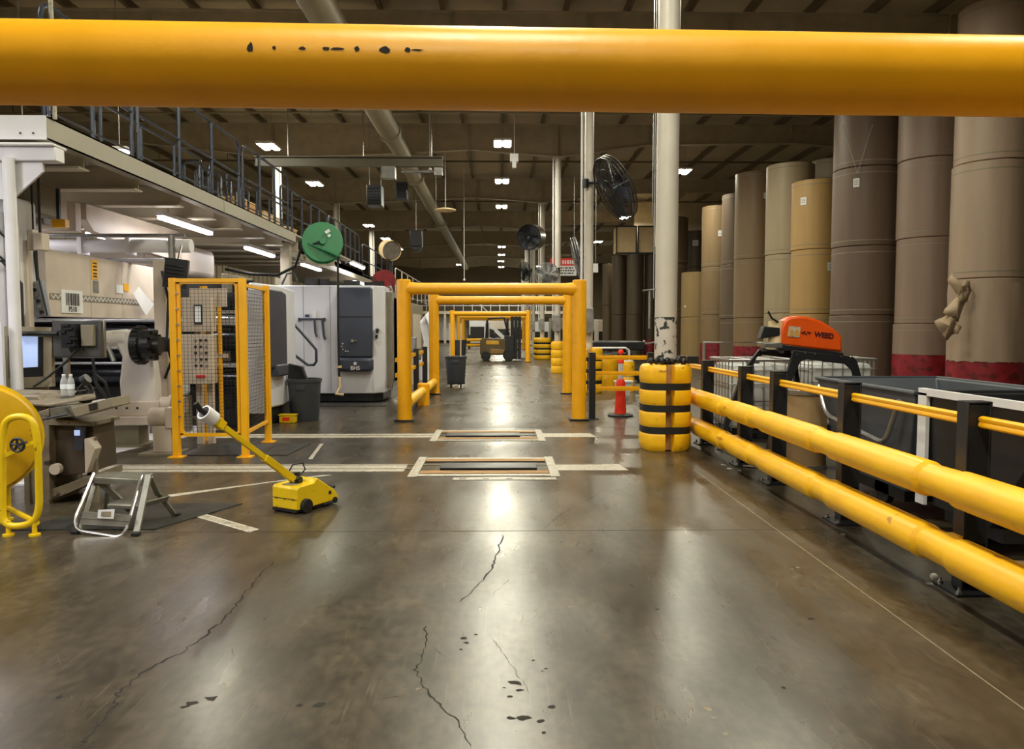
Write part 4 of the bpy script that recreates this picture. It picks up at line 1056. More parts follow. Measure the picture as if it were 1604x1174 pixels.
t = thing('control_cabinet', 'beige control cabinet with a small screen seen through the mesh, upper one', 'control cabinet', (-4.0, 10.3, 1.5))
a = at(285, 520, 10.4); b_ = at(330, 466, 10.4)
q = MB(); q.bb(a.x, b_.x, 10.4, 10.6, a.z, b_.z); q.build('case', M['bei'], t, bev=.008)
q = MB(); q.bb(a.x+.17, a.x+.28, 10.385, 10.4, a.z+.1, b_.z-.1); o = q.build('bezel', M['blk'], t)
q = MB(); q.bb(a.x+.185, a.x+.265, 10.38, 10.385, a.z+.13, b_.z-.12); q.build('screen', M['scrg'], o)
t = thing('control_cabinet', 'beige control box with rows of knobs seen through the mesh, lower one', 'control cabinet', (-4.0, 10.3, .8))
a = at(285, 602, 10.35); b_ = at(329, 524, 10.35)
q = MB(); q.bb(a.x, b_.x, 10.35, 10.6, a.z, b_.z); q.build('case', M['bei'], t, bev=.008)
for i in range(5):
    for j in range(3):
        q = MB(); c = V((a.x+.2+.07*j, 10.35, b_.z-.08-.085*i)); q.cyl(c, c+V((0, -.03, 0)), .017, seg=10); q.build('knob', M['blk' if (i+j) % 3 else 'stl'], t)
q = MB(); q.bb(a.x+.2, a.x+.32, 10.32, 10.35, a.z+.09, a.z+.12); q.build('red_switch', M['redb'], t)
t = thing('cabinet_stand', 'yellow-edged stand holding both control cabinets inside the cage', 'stand', (-4.0, 10.6, 0))
q = MB(); q.bb(-4.05, -3.97, 10.62, 10.70, 0, 2.1); q.bb(-4.2, -4.12, 10.62, 10.70, 0, 2.1); q.build('upright', M['bei'], t)
q = MB(); q.bb(b_.x+.01, b_.x+.05, 10.6, 10.66, .25, 2.1); q.build('yellow_edge', M['yelp'], t)
q = MB(); q.bb(-4.25, -3.75, 10.6, 10.64, 1.2, 1.25); q.build('crosspiece', M['bei'], t)
q = MB(); q.bb(-4.25, -3.75, 10.6, 10.64, 1.9, 2.15); q.build('crosspiece', M['bei'], t)

# rollers seen through the cage
t = thing('print_roller_unit', 'dark roller unit with shiny steel bands behind the wire mesh', 'roller machine', (-4.2, 13, 0))
for z, r_, m in ((2.05, .14, 'roll'), (1.72, .11, 'chr'), (1.4, .17, 'roll'), (1.0, .07, 'chr'), (.7, .2, 'roll'), (1.88, .05, 'chr')):
    q = MB(); q.tube([(-4.78, 12.6, z), (-4.12, 12.6, z)], r_, 22); q.build('roller', M[m], t)
q = MB(); q.bb(-4.8, -4.1, 12.85, 12.95, .15, 2.4); q.build('back_plate', M['mach'], t)
q = MB(); q.bb(-4.8, -4.1, 12.3, 12.8, .02, .3); q.build('base', M['mach'], t)
q = MB()
for k in range(12): q.bb(-4.75, -4.15, 12.3, 12.34, .32+.03*k, .335+.03*k)
q.build('grille', M['blk'], t)

# light machine door panel behind the cage, curved front
t = thing('machine_end_unit', 'pale machine end with dark rounded instrument column right of the cage', 'machine', (-4.1, 13.5, 0))
q = MB(); q.prism([(-4.0, 12.3, .28), (-3.9, 12.25, .28), (-3.72, 13.2, .28), (-3.95, 14.9, .28), (-4.4, 14.9, .28)], (0, 0, 2.05)); q.build('shell', M['cab'], t, bev=.03)
q = MB(); q.bb(-4.08, -3.76, 12.2, 12.28, .25, 2.2)
for k in range(30): q.bb(-4.06, -3.78, 12.19, 12.2, .35+.06*k, .375+.06*k)
q.build('louvre_panel', M['cab'], t)
q = MB(); q.prism([(-4.0, 12.3, .02), (-3.93, 12.3, .02), (-3.76, 13.2, .02), (-3.99, 14.85, .02), (-4.4, 14.85, .02)], (0, 0, .26)); q.build('plinth', M['blk'], t)
q = MB(); q.prism([(-3.84, 12.55, .9), (-3.76, 12.5, .95), (-3.67, 13.0, .95), (-3.67, 13.3, .9), (-3.74, 13.3, .9)], (0, 0, 1.3)); q.build('instrument_column', M['dgrey'], t, bev=.03)
q = MB(); q.prism([(-3.84, 12.75, .8), (-3.68, 12.75, .8), (-3.62, 13.2, .8), (-3.74, 13.25, .8)], (0, 0, .2)); q.build('lower_pocket', M['dgrey'], t, bev=.03)
t = thing('red_stair_rail', 'red and dark step rail between the machine end and the white cabinet', 'hand rail', (-3.9, 15, 0))
q = MB(); q.bb(-4.17, -4.10, 15.0, 15.08, .3, 1.95); q.build('red_post', M['redb'], t)
q = MB(); q.tube([(-4.12, 15.1, 1.78), (-3.98, 15.2, 1.6), (-3.68, 15.2, 1.25), (-3.63, 15.2, 1.18), (-3.63, 15.2, .95), (-3.68, 15.2, .88), (-3.8, 15.2, .88), (-4.12, 15.1, 1.15)], .028, 8); q.build('loop_rail', M['navy'], t)
q = MB(); q.bb(-4.4, -3.8, 15.0, 16.0, 0, .25); q.bb(-4.4, -3.9, 15.4, 16, .25, .5); q.build('steps', M['mach'], t)

# white cabinet with the dark instrument console
t = thing('machine_cabinet', 'large white machine cabinet with the dark console on its front', 'machine cabinet', (-3.4, 16.5, 0))
q = MB(); q.prism([(-4.75, 16.5, .2), (-2.72, 16.5, .2), (-2.5, 16.75, .2), (-2.5, 18.1, .2), (-4.75, 18.1, .2)], (0, 0, 2.32)); q.build('body', M['cab'], t, bev=.02)
q = MB(); q.prism([(-4.7, 16.56, .03), (-2.74, 16.56, .03), (-2.56, 16.8, .03), (-2.56, 18.05, .03), (-4.7, 18.05, .03)], (0, 0, .18)); q.build('plinth', M['blk'], t)
q = MB()
for x in (-4.2, -3.63): q.bb(x-.004, x+.004, 16.495, 16.5, .24, 2.5)
q.build('panel_gap', M['beid'], t)
q = MB(); q.bb(-4.3, -3.72, 16.44, 16.47, 1.78, 1.82)
for x in (-4.28, -3.75): q.bb(x-.02, x+.02, 16.44, 16.5, 1.76, 1.83)
q.build('handle_bar', M['dgrey'], t)
q = MB(); q.tube([(-3.95, 16.42, 1.83), (-3.93, 16.42, 1.5), (-3.9, 16.42, 1.42)], .025, 6); q.tube([(-3.78, 16.42, 1.82), (-3.75, 16.42, 1.45), (-3.72, 16.42, 1.36)], .028, 6); q.box((-4.1, 16.42, 1.87), (.09, .04, .06)); q.build('hung_tools', M['dgrey'], t)
q = MB(); q.box((-3.95, 16.41, 1.9), (.09, .03, .16)); q.build('white_glove', M['wht'], t)
a = at(532, 584, 16.4); b_ = at(583, 450, 16.4)
q = MB(); q.bb(a.x, b_.x, 16.3, 16.5, a.z+.33, b_.z-.01); con = q.build('console', M['dgrey'], t, bev=.03)
q = MB(); q.bb(a.x-.01, b_.x+.01, 16.27, 16.5, a.z+.02, a.z+.33); q.build('console_foot', M['dgrey'], t, bev=.07)
q = MB(); q.bb(a.x+.01, b_.x-.01, 16.292, 16.3, a.z+1.18, a.z+1.2); q.build('seam', M['blk'], con)
q = MB()
for dx, dz in ((.1, .62), (.1, .5), (.16, .46), (.21, .46), (.08, .56)): q.cyl((a.x+dx, 16.3, a.z+dz), (a.x+dx, 16.27, a.z+dz), .02, seg=8)
q.cyl((a.x+.31, 16.3, a.z+.68), (a.x+.31, 16.24, a.z+.68), .035, seg=10); q.bb(a.x+.34, a.x+.4, 16.27, 16.3, a.z+.67, a.z+.69)
q.build('switches', M['chr'], con)
text('lettering', 'BHS', M['wht'], .115, ((a.x+b_.x)/2, 16.262, a.z+.10), (PI/2, 0, 0), con, bold=.002)
q = MB(); q.cyl(((a.x+b_.x)/2, 16.27, a.z+.2), ((a.x+b_.x)/2, 16.262, a.z+.2), .035, seg=16); q.build('round_badge', M['wht'], con)
q = MB(); cc = at(602, 523, 16.5)
q.prism([(-2.72, 16.48, 1.55), (-2.62, 16.42, 1.64), (-2.48, 16.4, 1.52), (-2.55, 16.4, 1.32), (-2.7, 16.47, 1.34)], (0, -.008, 0)); pp = q.build('notice_sheet', M['paper'], t)
q = MB(); q.box((-2.61, 16.38, 1.55), (.06, .006, .1), (0, .2, -.3)); q.box((-2.63, 16.38, 1.43), (.06, .006, .08), (0, .2, -.3)); q.build('print_block', M['ink'], pp)
q = MB(); q.bb(-2.0-.4, -2.0-.38, 17.0, 17.9, .4, 2.3); q.bb(-2.5, -2.38, 16.95, 17.95, .3, 2.4); q.build('side_cover', M['beid'], t, bev=.01)
q = MB(); q.tube([(-2.45, 16.9, 2.5), (-2.38, 16.8, 2.52), (-2.33, 16.8, 2.4), (-2.33, 16.8, .5), (-2.38, 16.8, .25)], .02, 8); q.build('cable', M['stl'], t)
q = MB()
for k in range(16):
    x = random.uniform(-4.7, -2.7); q.box((x, random.uniform(16.8, 17.8), 2.52+random.uniform(.02, .12)), (random.uniform(.08, .3), .2, random.uniform(.08, .25)))
q.tube([(-4.7, 16.7, 2.55), (-4.6, 16.7, 2.78), (-4.45, 16.7, 2.8), (-4.35, 16.7, 2.55)], .025, 6)
q.build('top_fittings', M['mach'], t)
q = MB(); q.bb(-4.4, -2.35, 15.75, 16.45, 0, .015); solo(q.build('floor_mat', M['mat']), 'dark rubber mat at the foot of the white cabinet', 'mat')
q = MB(); q.prism([(-4.05, 9.62, 0), (-2.68, 9.62, 0), (-2.62, 10.6, 0), (-4.0, 10.6, 0)], (0, 0, .012)); solo(q.build('floor_mat', M['mat']), 'dark rubber mat lying under the yellow mesh cage', 'mat')

# hose reels
t = thing('hose_reel', 'green hose reel hanging at the platform end with its black hose let down', 'hose reel', (-3.6, 15, 3.4))
c = at(505, 381, 15.4)
n = V((.25, -.95, .1)).normalized()
q = MB(); q.cyl(c-n*.12, c-n*.1, .40, seg=36); q.cyl(c+n*.1, c+n*.12, .40, seg=36); q.build('drum_side', M['grn'], t, bev=.01)
q = MB(); q.cyl(c-n*.11, c+n*.11, .3, seg=30); q.build('wound_hose', M['blkr'], t)
q = MB(); q.cyl(c+n*.12, c+n*.2, .06, seg=16); q.bar(c+n*.16+V((-.28, 0, -.05)), c+n*.16+V((.34, 0, -.3)), .03, .12, n); q.bar(c+n*.15+V((-.05, 0, .02)), c+n*.15+V((-.38, 0, -.12)), .02, .03, n); q.build('guide_arm', M['grn'], t)
q = MB(); q.bar(c+n*.17+V((-.05, 0, -.02)), c+n*.17+V((-.42, 0, -.12)), .03, .04, n); q.tube([c+V((-.38, 0, -.12)), c+V((-.42, .0, .02)), c+V((-.25, 0, .2)), c+V((0, 0, .26))], .02, 6); q.build('bracket', M['blk'], t)
q = MB(); q.box(c+n*.13+V((.1, 0, .2)), (.1, .01, .06), (0, -.6, .2)); q.box(c+n*.13+V((.13, 0, .12)), (.06, .01, .05), (0, -.6, .2)); q.build('sticker', M['paper'], t)
q = MB(); e = at(529, 400, 15.3); q.tube([V((c.x+.33, 15.3, c.z-.25)), V((e.x, 15.3, c.z-.45)), V((e.x-.01, 15.3, 1.6)), V((e.x, 15.3, .62))], .022, 8); q.build('hose', M['blkr'], t)
q = MB(); q.tube([V((e.x, 15.3, .64)), V((e.x, 15.3, .42))], .025, 8); q.tube([V((e.x, 15.3, .42)), V((e.x-.06, 15.25, .3)), V((e.x+.08, 15.3, .28))], .03, 8); q.tube([V((e.x, 15.3, .82)), V((e.x, 15.3, .86))], .05, 8); q.build('nozzle', M['tan'], t, label='tan tape-wrapped nozzle')
q = MB(); q.tube([c+V((-.42, .05, -.05)), c+V((-.6, .2, -.45)), c+V((-.95, .2, -.62)), c+V((-1.5, .2, -.6)), c+V((-2.0, .2, -.5))], .03, 8); q.build('supply_hose', M['blkr'], t)
q = MB(); q.bar(c+V((-.3, .15, .1)), c+V((-.6, 1.4, .12)), .06, .1); q.build('mount', M['blk'], t)
t = thing('hose_reel', 'dark red hose reel above the right end of the white cabinet', 'hose reel', (-2.9, 17.3, 2.6))
c = at(601, 441, 17.6); n = V((.3, -.95, 0)).normalized()
q = MB(); q.cyl(c-n*.1, c-n*.08, .26, seg=28); q.cyl(c+n*.08, c+n*.1, .26, seg=28); q.build('drum_side', M['red'], t)
q = MB(); q.cyl(c-n*.08, c+n*.08, .2, seg=24); q.build('wound_hose', M['blkr'], t)
q = MB(); q.bb(c.x-.04, c.x+.04, 17.75, 17.83, 2.5, c.z+.1); q.build('mount', M['blk'], t)
t = thing('wall_fan', 'beige drum fan above the railing left of the large portal', 'fan', (-3.7, 26, 4))
c = at(611, 392, 26); n = V((.45, -.85, -.2)).normalized()
q = MB(); q.cyl(c-n*.2, c+n*.2, .33, seg=24, caps=False); q.cyl(c-n*.22, c-n*.2, .33, seg=24); q.build('drum', M['tan'], t)
q = MB(); q.cyl(c+n*.1, c+n*.12, .3, seg=20); q.build('grille', M['stl'], t)
q = MB(); q.bb(c.x-.06, c.x+.06, 26.1, 26.2, 2.0, c.z); q.build('stand', M['blk'], t)

# bins -------------------------------------------------------------
def trash(x, y, label, bag, wheels):
    t = thing('trash_can', label, 'trash can', (x, y, 0), group=None)
    z = .13 if wheels else 0
    q = MB(); q.lathe([(0, z), (.235, z), (.245, z+.02), (.285, z+.66), (.30, z+.665), (.305, z+.72), (.29, z+.725), (.275, z+.72), (.235, z+.06), (0, z+.06)], (x, y, 0), seg=36); q.build('body', M['grey'], t)
    for s_ in (-1, 1):
        q = MB(); q.box((x+s_*.0+.0, y-.28*1 if s_ < 0 else y+.28, z+.58), (.16, .05, .09)); q.build('handle', M['grey'], t, bev=.012)
    if wheels:
        q = MB(); q.lathe([(0, .09), (.25, .09), (.25, .13), (0, .13)], (x, y, 0)); d_ = q.build('dolly', M['blk'], t)
        for k in range(4):
            a = PI/4+k*PI/2; q = MB(); q.cyl((x+.19*math.cos(a)-.015, y+.19*math.sin(a), .045), (x+.19*math.cos(a)+.015, y+.19*math.sin(a), .045), .045, seg=14); q.build('caster', M['blk'], d_)
    if bag:
        q = MB(); q.prism([(x-.3, y, .6), (x-.28, y+.02, .98), (x-.05, y, .93), (x+.05, y, .66)], (0, .14, 0)); q.build('stuffed_sheet', M['blk'], t)
    return t
trash(-3.44, 13.5, 'grey round trash can beside the white cabinet', True, False)
tc = trash(-1.2, 20.9, 'grey wheeled trash can standing in the aisle between the portals', False, True)
q = MB()
for dx in (-.14, .13): q.tube([(-1.2+dx, 20.8, .3), (-1.2+dx*1.1, 20.8, 1.75)], .018, 8)
solo(q.build('broom_handles', M['tan']), 'two thin tan sticks standing up out of the wheeled trash can', 'broom handle')
t = thing('trash_can', 'dark grey trash can far down the aisle beside the distant portal post', 'trash can', (-1.6, 34.5, 0))
q = MB(); q.lathe([(0, 0), (.27, 0), (.33, .95), (.35, .96), (.35, 1.02), (0, 1.0)], (-2.05, 39.5, 0)); q.build('body', M['grey'], t)
t = thing('yellow_tote', 'small yellow plastic box on the floor left of the trash can by the cabinet', 'box', (-3.62, 13.0, 0))
q = MB(); q.bb(-3.74, -3.47, 12.95, 13.12, 0, .13); q.build('body', M['yelm'], t, bev=.015)
q = MB(); q.bb(-3.75, -3.46, 12.94, 13.13, .13, .145); q.build('rim', M['yelm'], t)
q = MB(); q.bb(-3.68, -3.56, 12.944, 12.95, .04, .1); q.build('label', M['orgc'], t)

# forklift -----------------------------------------------------------
t = thing('forklift', 'yellow and black forklift seen from the side at the far end of the aisle', 'forklift', (.1, 38.4, 0))
FX = lambda px: at(px, 540, 38.0).x
fx0, fx1 = FX(752), FX(822)
y0, y1 = 37.9, 38.95
q = MB(); q.prism([(fx0, y0, .3), (fx0, y0, 1.0), (fx0+.12, y0, 1.15), (fx0+1.25, y0, 1.1), (fx0+1.3, y0, .3)], (0, y1-y0, 0)); q.build('body', mat('forklift_brown', (84,68,42), .4), t, bev=.05)
q = MB(); q.prism([(fx0+.28, y0-.02, .8), (fx0+.3, y0-.02, 1.02), (fx0+.95, y0-.02, 1.0), (fx0+.95, y0-.02, .78)], (0, y1-y0+.04, 0)); q.build('hood', mat('forklift_yellow', (196,148,40), .4), t, bev=.04)
q = MB(); q.prism([(fx0+.5, y0-.01, .35), (fx0+.5, y0-.01, .62), (fx0+1.2, y0-.01, .56), (fx0+1.2, y0-.01, .35)], (0, y1-y0+.02, 0)); q.build('side_step', mat('forklift_step', (128,98,44), .4), t, bev=.03)
for x, r_ in ((fx0+.28, .24), (fx0+1.42, .3)):
    for y in (y0+.06, y1-.06):
        q = MB(); q.cyl((x, y-.1, r_), (x, y+.1, r_), r_, seg=24); wh = q.build('wheel', M['blkr'], t, bev=.02)
        q = MB(); q.cyl((x, y-.115, r_), (x, y-.1, r_), r_*.45, seg=16); q.build('hub', M['mach'], wh)
q = MB()
for y in (y0+.06, y1-.06):
    q.tube([(fx0+.28, y, 1.0), (fx0+.34, y, 1.95), (fx0+.42, y, 2.1), (fx0+1.2, y, 2.14)], .04, 8); q.tube([(fx0+1.2, y, 2.14), (fx0+1.45, y, 1.0)], .04, 8)
q.bb(fx0+.3, fx0+.42, y0+.1, y1-.1, 1.0, 1.9); q.bb(fx0+1.3, fx0+1.42, y0+.3, y0+.36, 1.1, 2.1)
for k in range(6): q.bar((fx0+.4+.15*k, y0+.06, 2.12), (fx0+.4+.15*k, y1-.06, 2.12), .05, .03)
q.build('overhead_guard', M['blk'], t)
q = MB()
for y in (y0+.2, y1-.2):
    for x in (fx0+1.60, fx0+1.78, fx0+1.96): q.bb(x-.075, x+.075, y-.07, y+.07, .08, 2.2)
q.bb(fx0+1.6, fx0+1.95, y0+.2, y1-.2, 2.05, 2.15); q.bb(fx0+1.6, fx0+1.95, y0+.2, y1-.2, .5, .6); q.build('mast', M['blk'], t)
q = MB(); q.bb(fx0+1.95, fx0+2.02, y0+.1, y1-.1, .1, 1.2)
q.build('carriage', M['blk'], t)
for y in (y0+.3, y1-.3):
    q = MB(); q.bb(fx0+2.0, fx1+.25, y-.06, y+.06, .06, .1); q.build('fork', M['blk'], t)
q = MB(); q.prism([(fx0+.62, y0+.3, 1.05), (fx0+.55, y0+.3, 1.55), (fx0+.68, y0+.3, 1.55), (fx0+.78, y0+.3, 1.15), (fx0+1.05, y0+.3, 1.12), (fx0+1.05, y0+.3, 1.05)], (0, .5, 0)); q.build('seat', M['blk'], t, bev=.03)
q = MB(); q.bb(fx0+1.2, fx0+1.7, y0+.02, y1-.02, .35, 1.25); q.build('dash', M['blk'], t, bev=.04)
q = MB(); q.cyl((fx0+1.2, y0+.55, 1.3), (fx0+1.23, y0+.55, 1.33), .16, seg=20); q.build('steering_wheel', M['blk'], t)

# sign and background stuff --------------------------------------------
t = thing('hanging_sign', 'white warning sign with a red header hanging between the second and third columns', 'sign', (3, 26, 3.9))
a = at(862, 432, 32); b_ = at(903, 405, 32)
q = MB(); q.bb(a.x, b_.x, 32, 32.04, a.z, b_.z); q.build('board', M['paper'], t)
q = MB(); q.bb(a.x, b_.x, 31.985, 32, b_.z-.3, b_.z); hd = q.build('red_header', M['redb'], t)
q = MB()
for k in range(5): q.bb(a.x+.5+.1*k, a.x+.56+.1*k, 31.975, 31.985, b_.z-.24, b_.z-.08)
q.build('header_marks', M['paper'], hd)
q = MB()
for r_ in range(3):
    x = a.x+.42
    while x < b_.x-.12:
        l_ = random.uniform(.04, .12); q.bb(x, x+l_, 31.99, 32, b_.z-.42-.11*r_, b_.z-.37-.11*r_); x += l_+.03
q.build('text_marks', M['ink'], t)
q = MB(); q.tube([(a.x+.1, 32.02, b_.z), (a.x+.1, 32.02, 9.52)], .01, 5); q.tube([(b_.x-.1, 32.02, b_.z), (b_.x-.1, 32.02, 9.52)], .01, 5); q.build('wire', M['stl'], t)
t = thing('wall_placard', 'small white placard right of the second column', 'sign', (3.0, 26, 3.7))
a = at(929, 427, 30); b_ = at(937, 413, 30); q = MB(); q.bb(a.x, b_.x, 30, 30.03, a.z, b_.z); q.build('board', M['paper'], t)
q = MB(); q.tube([((a.x+b_.x)/2, 30.01, b_.z), ((a.x+b_.x)/2, 30.01, 9.52)], .01, 5); q.build('wire', M['stl'], t)

# black cart with white frame behind three-rail barrier
t = thing('transfer_cart', 'black cart with a white tube frame behind the three-rail barrier', 'cart', (3.2, 22, 0))
q = MB(); q.bb(2.7, 4.3, 22.6, 24.2, .95, 1.22); q.bb(2.7, 3.9, 22.4, 22.7, .35, .9); q.build('body', M['blk'], t, bev=.04)
q = MB(); q.tube([(2.4, 22, 1.04), (3.62, 22, 1.04), (3.72, 22, .98), (3.74, 22, .0)], .03, 8); q.tube([(3.62, 22, 1.04), (3.95, 23, .75), (3.95, 23, 0)], .03, 8); q.tube([(2.4, 22, 1.04), (2.4, 22, 0)], .03, 8); q.build('frame', M['wht'], t)
for x in (2.75, 4.2):
    q = MB(); q.cyl((x, 22.9, .17), (x, 23.0, .17), .17, seg=16); q.build('wheel', M['blkr'], t)
t = thing('waste_basket', 'small whitish open basket on the floor behind the three rails', 'basket', (2.9, 18.8, 0))
q = MB(); q.lathe([(0, .05), (.15, .05), (.22, .36), (.24, .37), (.24, .4), (.2, .4), (.14, .1), (0, .1)], (2.85, 17.6, 0), seg=6); q.cyl((2.85, 17.6, 0), (2.85, 17.6, .05), .12, seg=6); q.build('body', M['wht'], t)
drum_guard(3.25, 19.4, .17, .8, 2, 'small yellow round drum right of the low barrel guard', mb='wht')

# end of hall: mezzanine, stair, machines, added pale fill
t = thing('far_mezzanine', 'pale distant mezzanine with railings closing the view at the aisle end', 'mezzanine', (0, 84, 0))
q = MB(); q.bb(-9, 9, 84, 90, 3.2, 3.5); q.build('deck', M['bei'], t)
for x in range(-9, 10, 3):
    q = MB(); q.bb(x-.12, x+.12, 84, 84.24, 0, 3.2); q.build('leg', M['bei'], t)
q = MB()
for x in range(-9, 10): q.bb(x-.03, x+.03, 84, 84.05, 3.5, 4.7)
for z in (4.1, 4.7): q.bb(-9, 9, 84, 84.05, z-.03, z+.03)
q.build('guard_rail', M['wht'], t)
for k in range(12):  # mostly white panels added to lighten the far end
    q = MB(); q.bb(-9+1.5*k, -9+1.5*k+1.3, 86, 86.4, .3, 2.9); q.build('infill_panel', M['wht' if k % 3 else 'beid'], t)
t = thing('stair', 'pale steel stair rising to the left behind the distant portals', 'stair', (-3, 66, 0))
q = MB()
for y in (66, 67.1): q.bar((-2.2, y, 3.1), (1.0, y, .2), .08, .3); q.bar((-2.2, y, 4.1), (1.0, y, 1.2), .06, .06)
for k in range(12): q.bb(-2.1+.26*k, -1.82+.26*k, 66, 67.1, 2.95-.24*k, 2.99-.24*k)
q.bb(-3.4, -2.1, 66, 67.1, 3.0, 3.1); q.bb(-3.3, -3.2, 66, 66.1, 0, 3.0); q.build('flight', M['wht'], t)
for k, (px0, px1, y, z, m) in enumerate([(830, 860, 70, 2.2, 'wht'), (862, 905, 74, 2.6, 'beid'), (905, 935, 66, 2.4, 'wht'), (936, 962, 60, 2.3, 'bei'), (735, 760, 80, 3.0, 'wht'), (765, 800, 81, 2.6, 'bei'), (800, 830, 78, 2.9, 'wht')]):
    xa = at(px0, 500, y).x; xb = at(px1, 500, y).x
    t = thing('distant_machine', ['white', 'taupe', 'second white', 'beige', 'tall white', 'low beige', 'narrow white'][k]+' machine cabinet among the far end units, '+['right of the forklift', 'behind the third column', 'left of the second column', 'right of the second column', 'behind the distant stair', 'behind the forklift roof', 'behind the forklift mast'][k], 'machine', ((xa+xb)/2, y, 0))
    q = MB(); q.bb(xa, xb, y, y+2, .1, z); q.build('body', M[m], t, bev=.04)
    q = MB(); q.bb(xa+.1, xb-.1, y-.02, y, .5, z*.6); q.build('opening', M['mach'], t)
    q = MB(); q.bb(xa+.1, xb-.1, y+.05, y+1.9, 0, .1); q.build('plinth', M['blk'], t)
for k, (px, py, y, r_) in enumerate([(861, 513, 42.5, .5), (872, 516, 47, .45)]):
    p = at(px, py, y); q = MB(); q.tube([(p.x-.4, y, r_), (p.x+1.1, y, r_)], r_, 20); solo(q.build('dark_reel', M['mach']), ['dark cylinder lying on the floor beside the third column', 'dark cylinder lying right of the third column'][k], 'cylinder')

# left of the portals: robot-like arm & clutter
t = thing('robot_arm', 'whitish jointed machine arm standing left of the second portal post', 'machine arm', (-2.6, 24, 0))
q = MB(); q.tube([(-2.3, 24, 0), (-2.3, 24, .6)], .25, 18); q.build('base', M['wht'], t)
q = MB(); q.tube([(-2.3, 24, .5), (-2.25, 24, 1.2), (-2.35, 24, 1.75)], [.18, .13, .15], 16); q.build('lower_arm', M['wht'], t)
q = MB(); q.tube([(-2.35, 24, 1.75), (-2.2, 23.8, 2.0), (-2.05, 23.6, 1.6)], [.15, .12, .08], 16); q.build('upper_arm', M['wht'], t)
t = thing('supply_box', 'pale grey open box on a stand left of the second portal post', 'box', (-2.7, 22, .8))
q = MB(); q.bb(-2.75, -2.4, 21.8, 22.2, .95, 1.35); q.build('bin', M['stl'], t, bev=.01)
q = MB(); q.bb(-2.7, -2.45, 21.85, 22.15, 0, .95); q.build('stand', M['bei'], t)
t = thing('white_screen', 'bright white upright panel just inside the left post of the large portal', 'panel', (-2.5, 20, 0))
q = MB(); q.bb(-2.6, -2.42, 19.6, 19.66, .6, 2.25); q.bb(-2.6, -2.55, 19.6, 19.66, 0, .6); q.bb(-2.47, -2.42, 19.6, 19.66, 0, .6); q.build('panel', M['paper'], t)
# ------------------------------------------------------------------ right side: totes, drum, blower, hoppers
def ibc(x, y, label, h=1.14):
    t = thing('tote_tank', label, 'tote tank', (x, y, 0), group=None)
    w_, d_ = 1.0, 1.0
    q = MB(); q.bb(x+.03, x+w_-.03, y+.03, y+d_-.03, .14, h-.06); q.build('bottle', M['clear'], t, bev=.07)
    q = MB()
    for k in range(7):
        u = .04+(w_-.08)*k/6
        for yy in (y, y+d_): q.tube([(x+u, yy, .12), (x+u, yy, h)], .009, 6)
        for xx in (x, x+w_): q.tube([(xx, y+u, .12), (xx, y+u, h)], .009, 6)
    for z in (.3, .55, .8, h-.14): q.tube([(x, y, z), (x+w_, y, z), (x+w_, y+d_, z), (x, y+d_, z)], .009, 6, closed=True)
    q.tube([(x, y, h), (x+w_, y, h), (x+w_, y+d_, h), (x, y+d_, h)], .02, 8, closed=True)
    for u in (.33, .66): q.tube([(x+w_*u, y, h), (x+w_*u, y+d_, h)], .02, 8)
    q.build('cage', M['stl'], t)
    q = MB(); q.bb(x, x+w_, y, y+d_, .09, .13)
    for u in (0, .42, .84): q.bb(x+u, x+u+.16, y, y+d_, 0, .09)
    q.build('pallet', M['blk'], t)
    q = MB(); q.cyl((x+.5, y+.5, h-.07), (x+.5, y+.5, h-.02), .1); q.build('cap', M['blk'], t)
ibc(3.3, 10.95, 'white caged liquid tote behind the barrier, left of the drum')
ibc(4.6, 11.3, 'second white caged tote, under the right arch of the black stand')
t = thing('guard_frame', 'grey tube guard frame standing behind the left tote', 'frame', (3.3, 12.2, 0))
q = MB(); q.tube([(3.25, 12.15, 0), (3.25, 12.15, 1.38), (4.2, 12.15, 1.38), (4.2, 12.15, 0)], .03, 8); q.build('frame', M['stl'], t)
t = thing('fiber_drum', 'tan fibre drum with a steel rim between the tote and the dark hopper', 'drum', (3.5, 8.7, 0))
q = MB(); q.lathe([(0, 0), (.235, 0), (.24, .02), (.24, .4), (.245, .42), (.24, .44), (.24, .86), (0, .86)], (3.52, 8.75, 0), seg=32); q.build('body', M['cardb'], t)
q = MB(); q.lathe([(.235, .84), (.252, .85), (.252, .9), (.235, .91), (0, .89)], (3.52, 8.75, 0), seg=32); q.build('lid', M['stl'], t)
q = MB(); q.lathe([(.238, 0), (.248, .0), (.248, .05), (.238, .05)], (3.52, 8.75, 0), seg=32); q.build('bottom_rim', M['stl'], t)

YB = 9.55
def B(px, py, y=YB): p = at(px, py, y); return V((p.x, y, p.z))
t = thing('orange_blower', 'orange rounded motor unit lettered WEED sitting on the black arched stand', 'machine', tuple(B(1270, 555)))
q = MB(); q.prism([B(1223,541), B(1224,515), B(1229,502), B(1238,496), B(1252,495), B(1268,497), B(1284,502), B(1300,511), B(1312,520), B(1319,528), B(1320,552), B(1270,547)], (.08, .42, 0)); q.build('cowling', M['org'], t, bev=.03)
q = MB(); q.prism([B(1226,540), B(1321,553), B(1322,560), B(1226,549)], (.06, .42, 0)); q.build('base_tray', M['blk'], t, bev=.006)
q = MB(); q.prism([B(1191,531), B(1197,511), B(1222,514), B(1222,526), B(1200,530)], (.02, .2, 0)); q.build('air_intake', M['blk'], t, bev=.01)
q = MB(); q.tube([B(1203,488), B(1209,499), B(1219,505)], .013, 8); q.build('lever', M['blk'], t)
q = MB(); q.tube([B(1216,503)+V((.03, .1, 0)), B(1216,540)+V((.03, .1, 0))], .09, 16); q.build('pale_cylinder', M['tan'], t, label='pale cylinder at the left end')
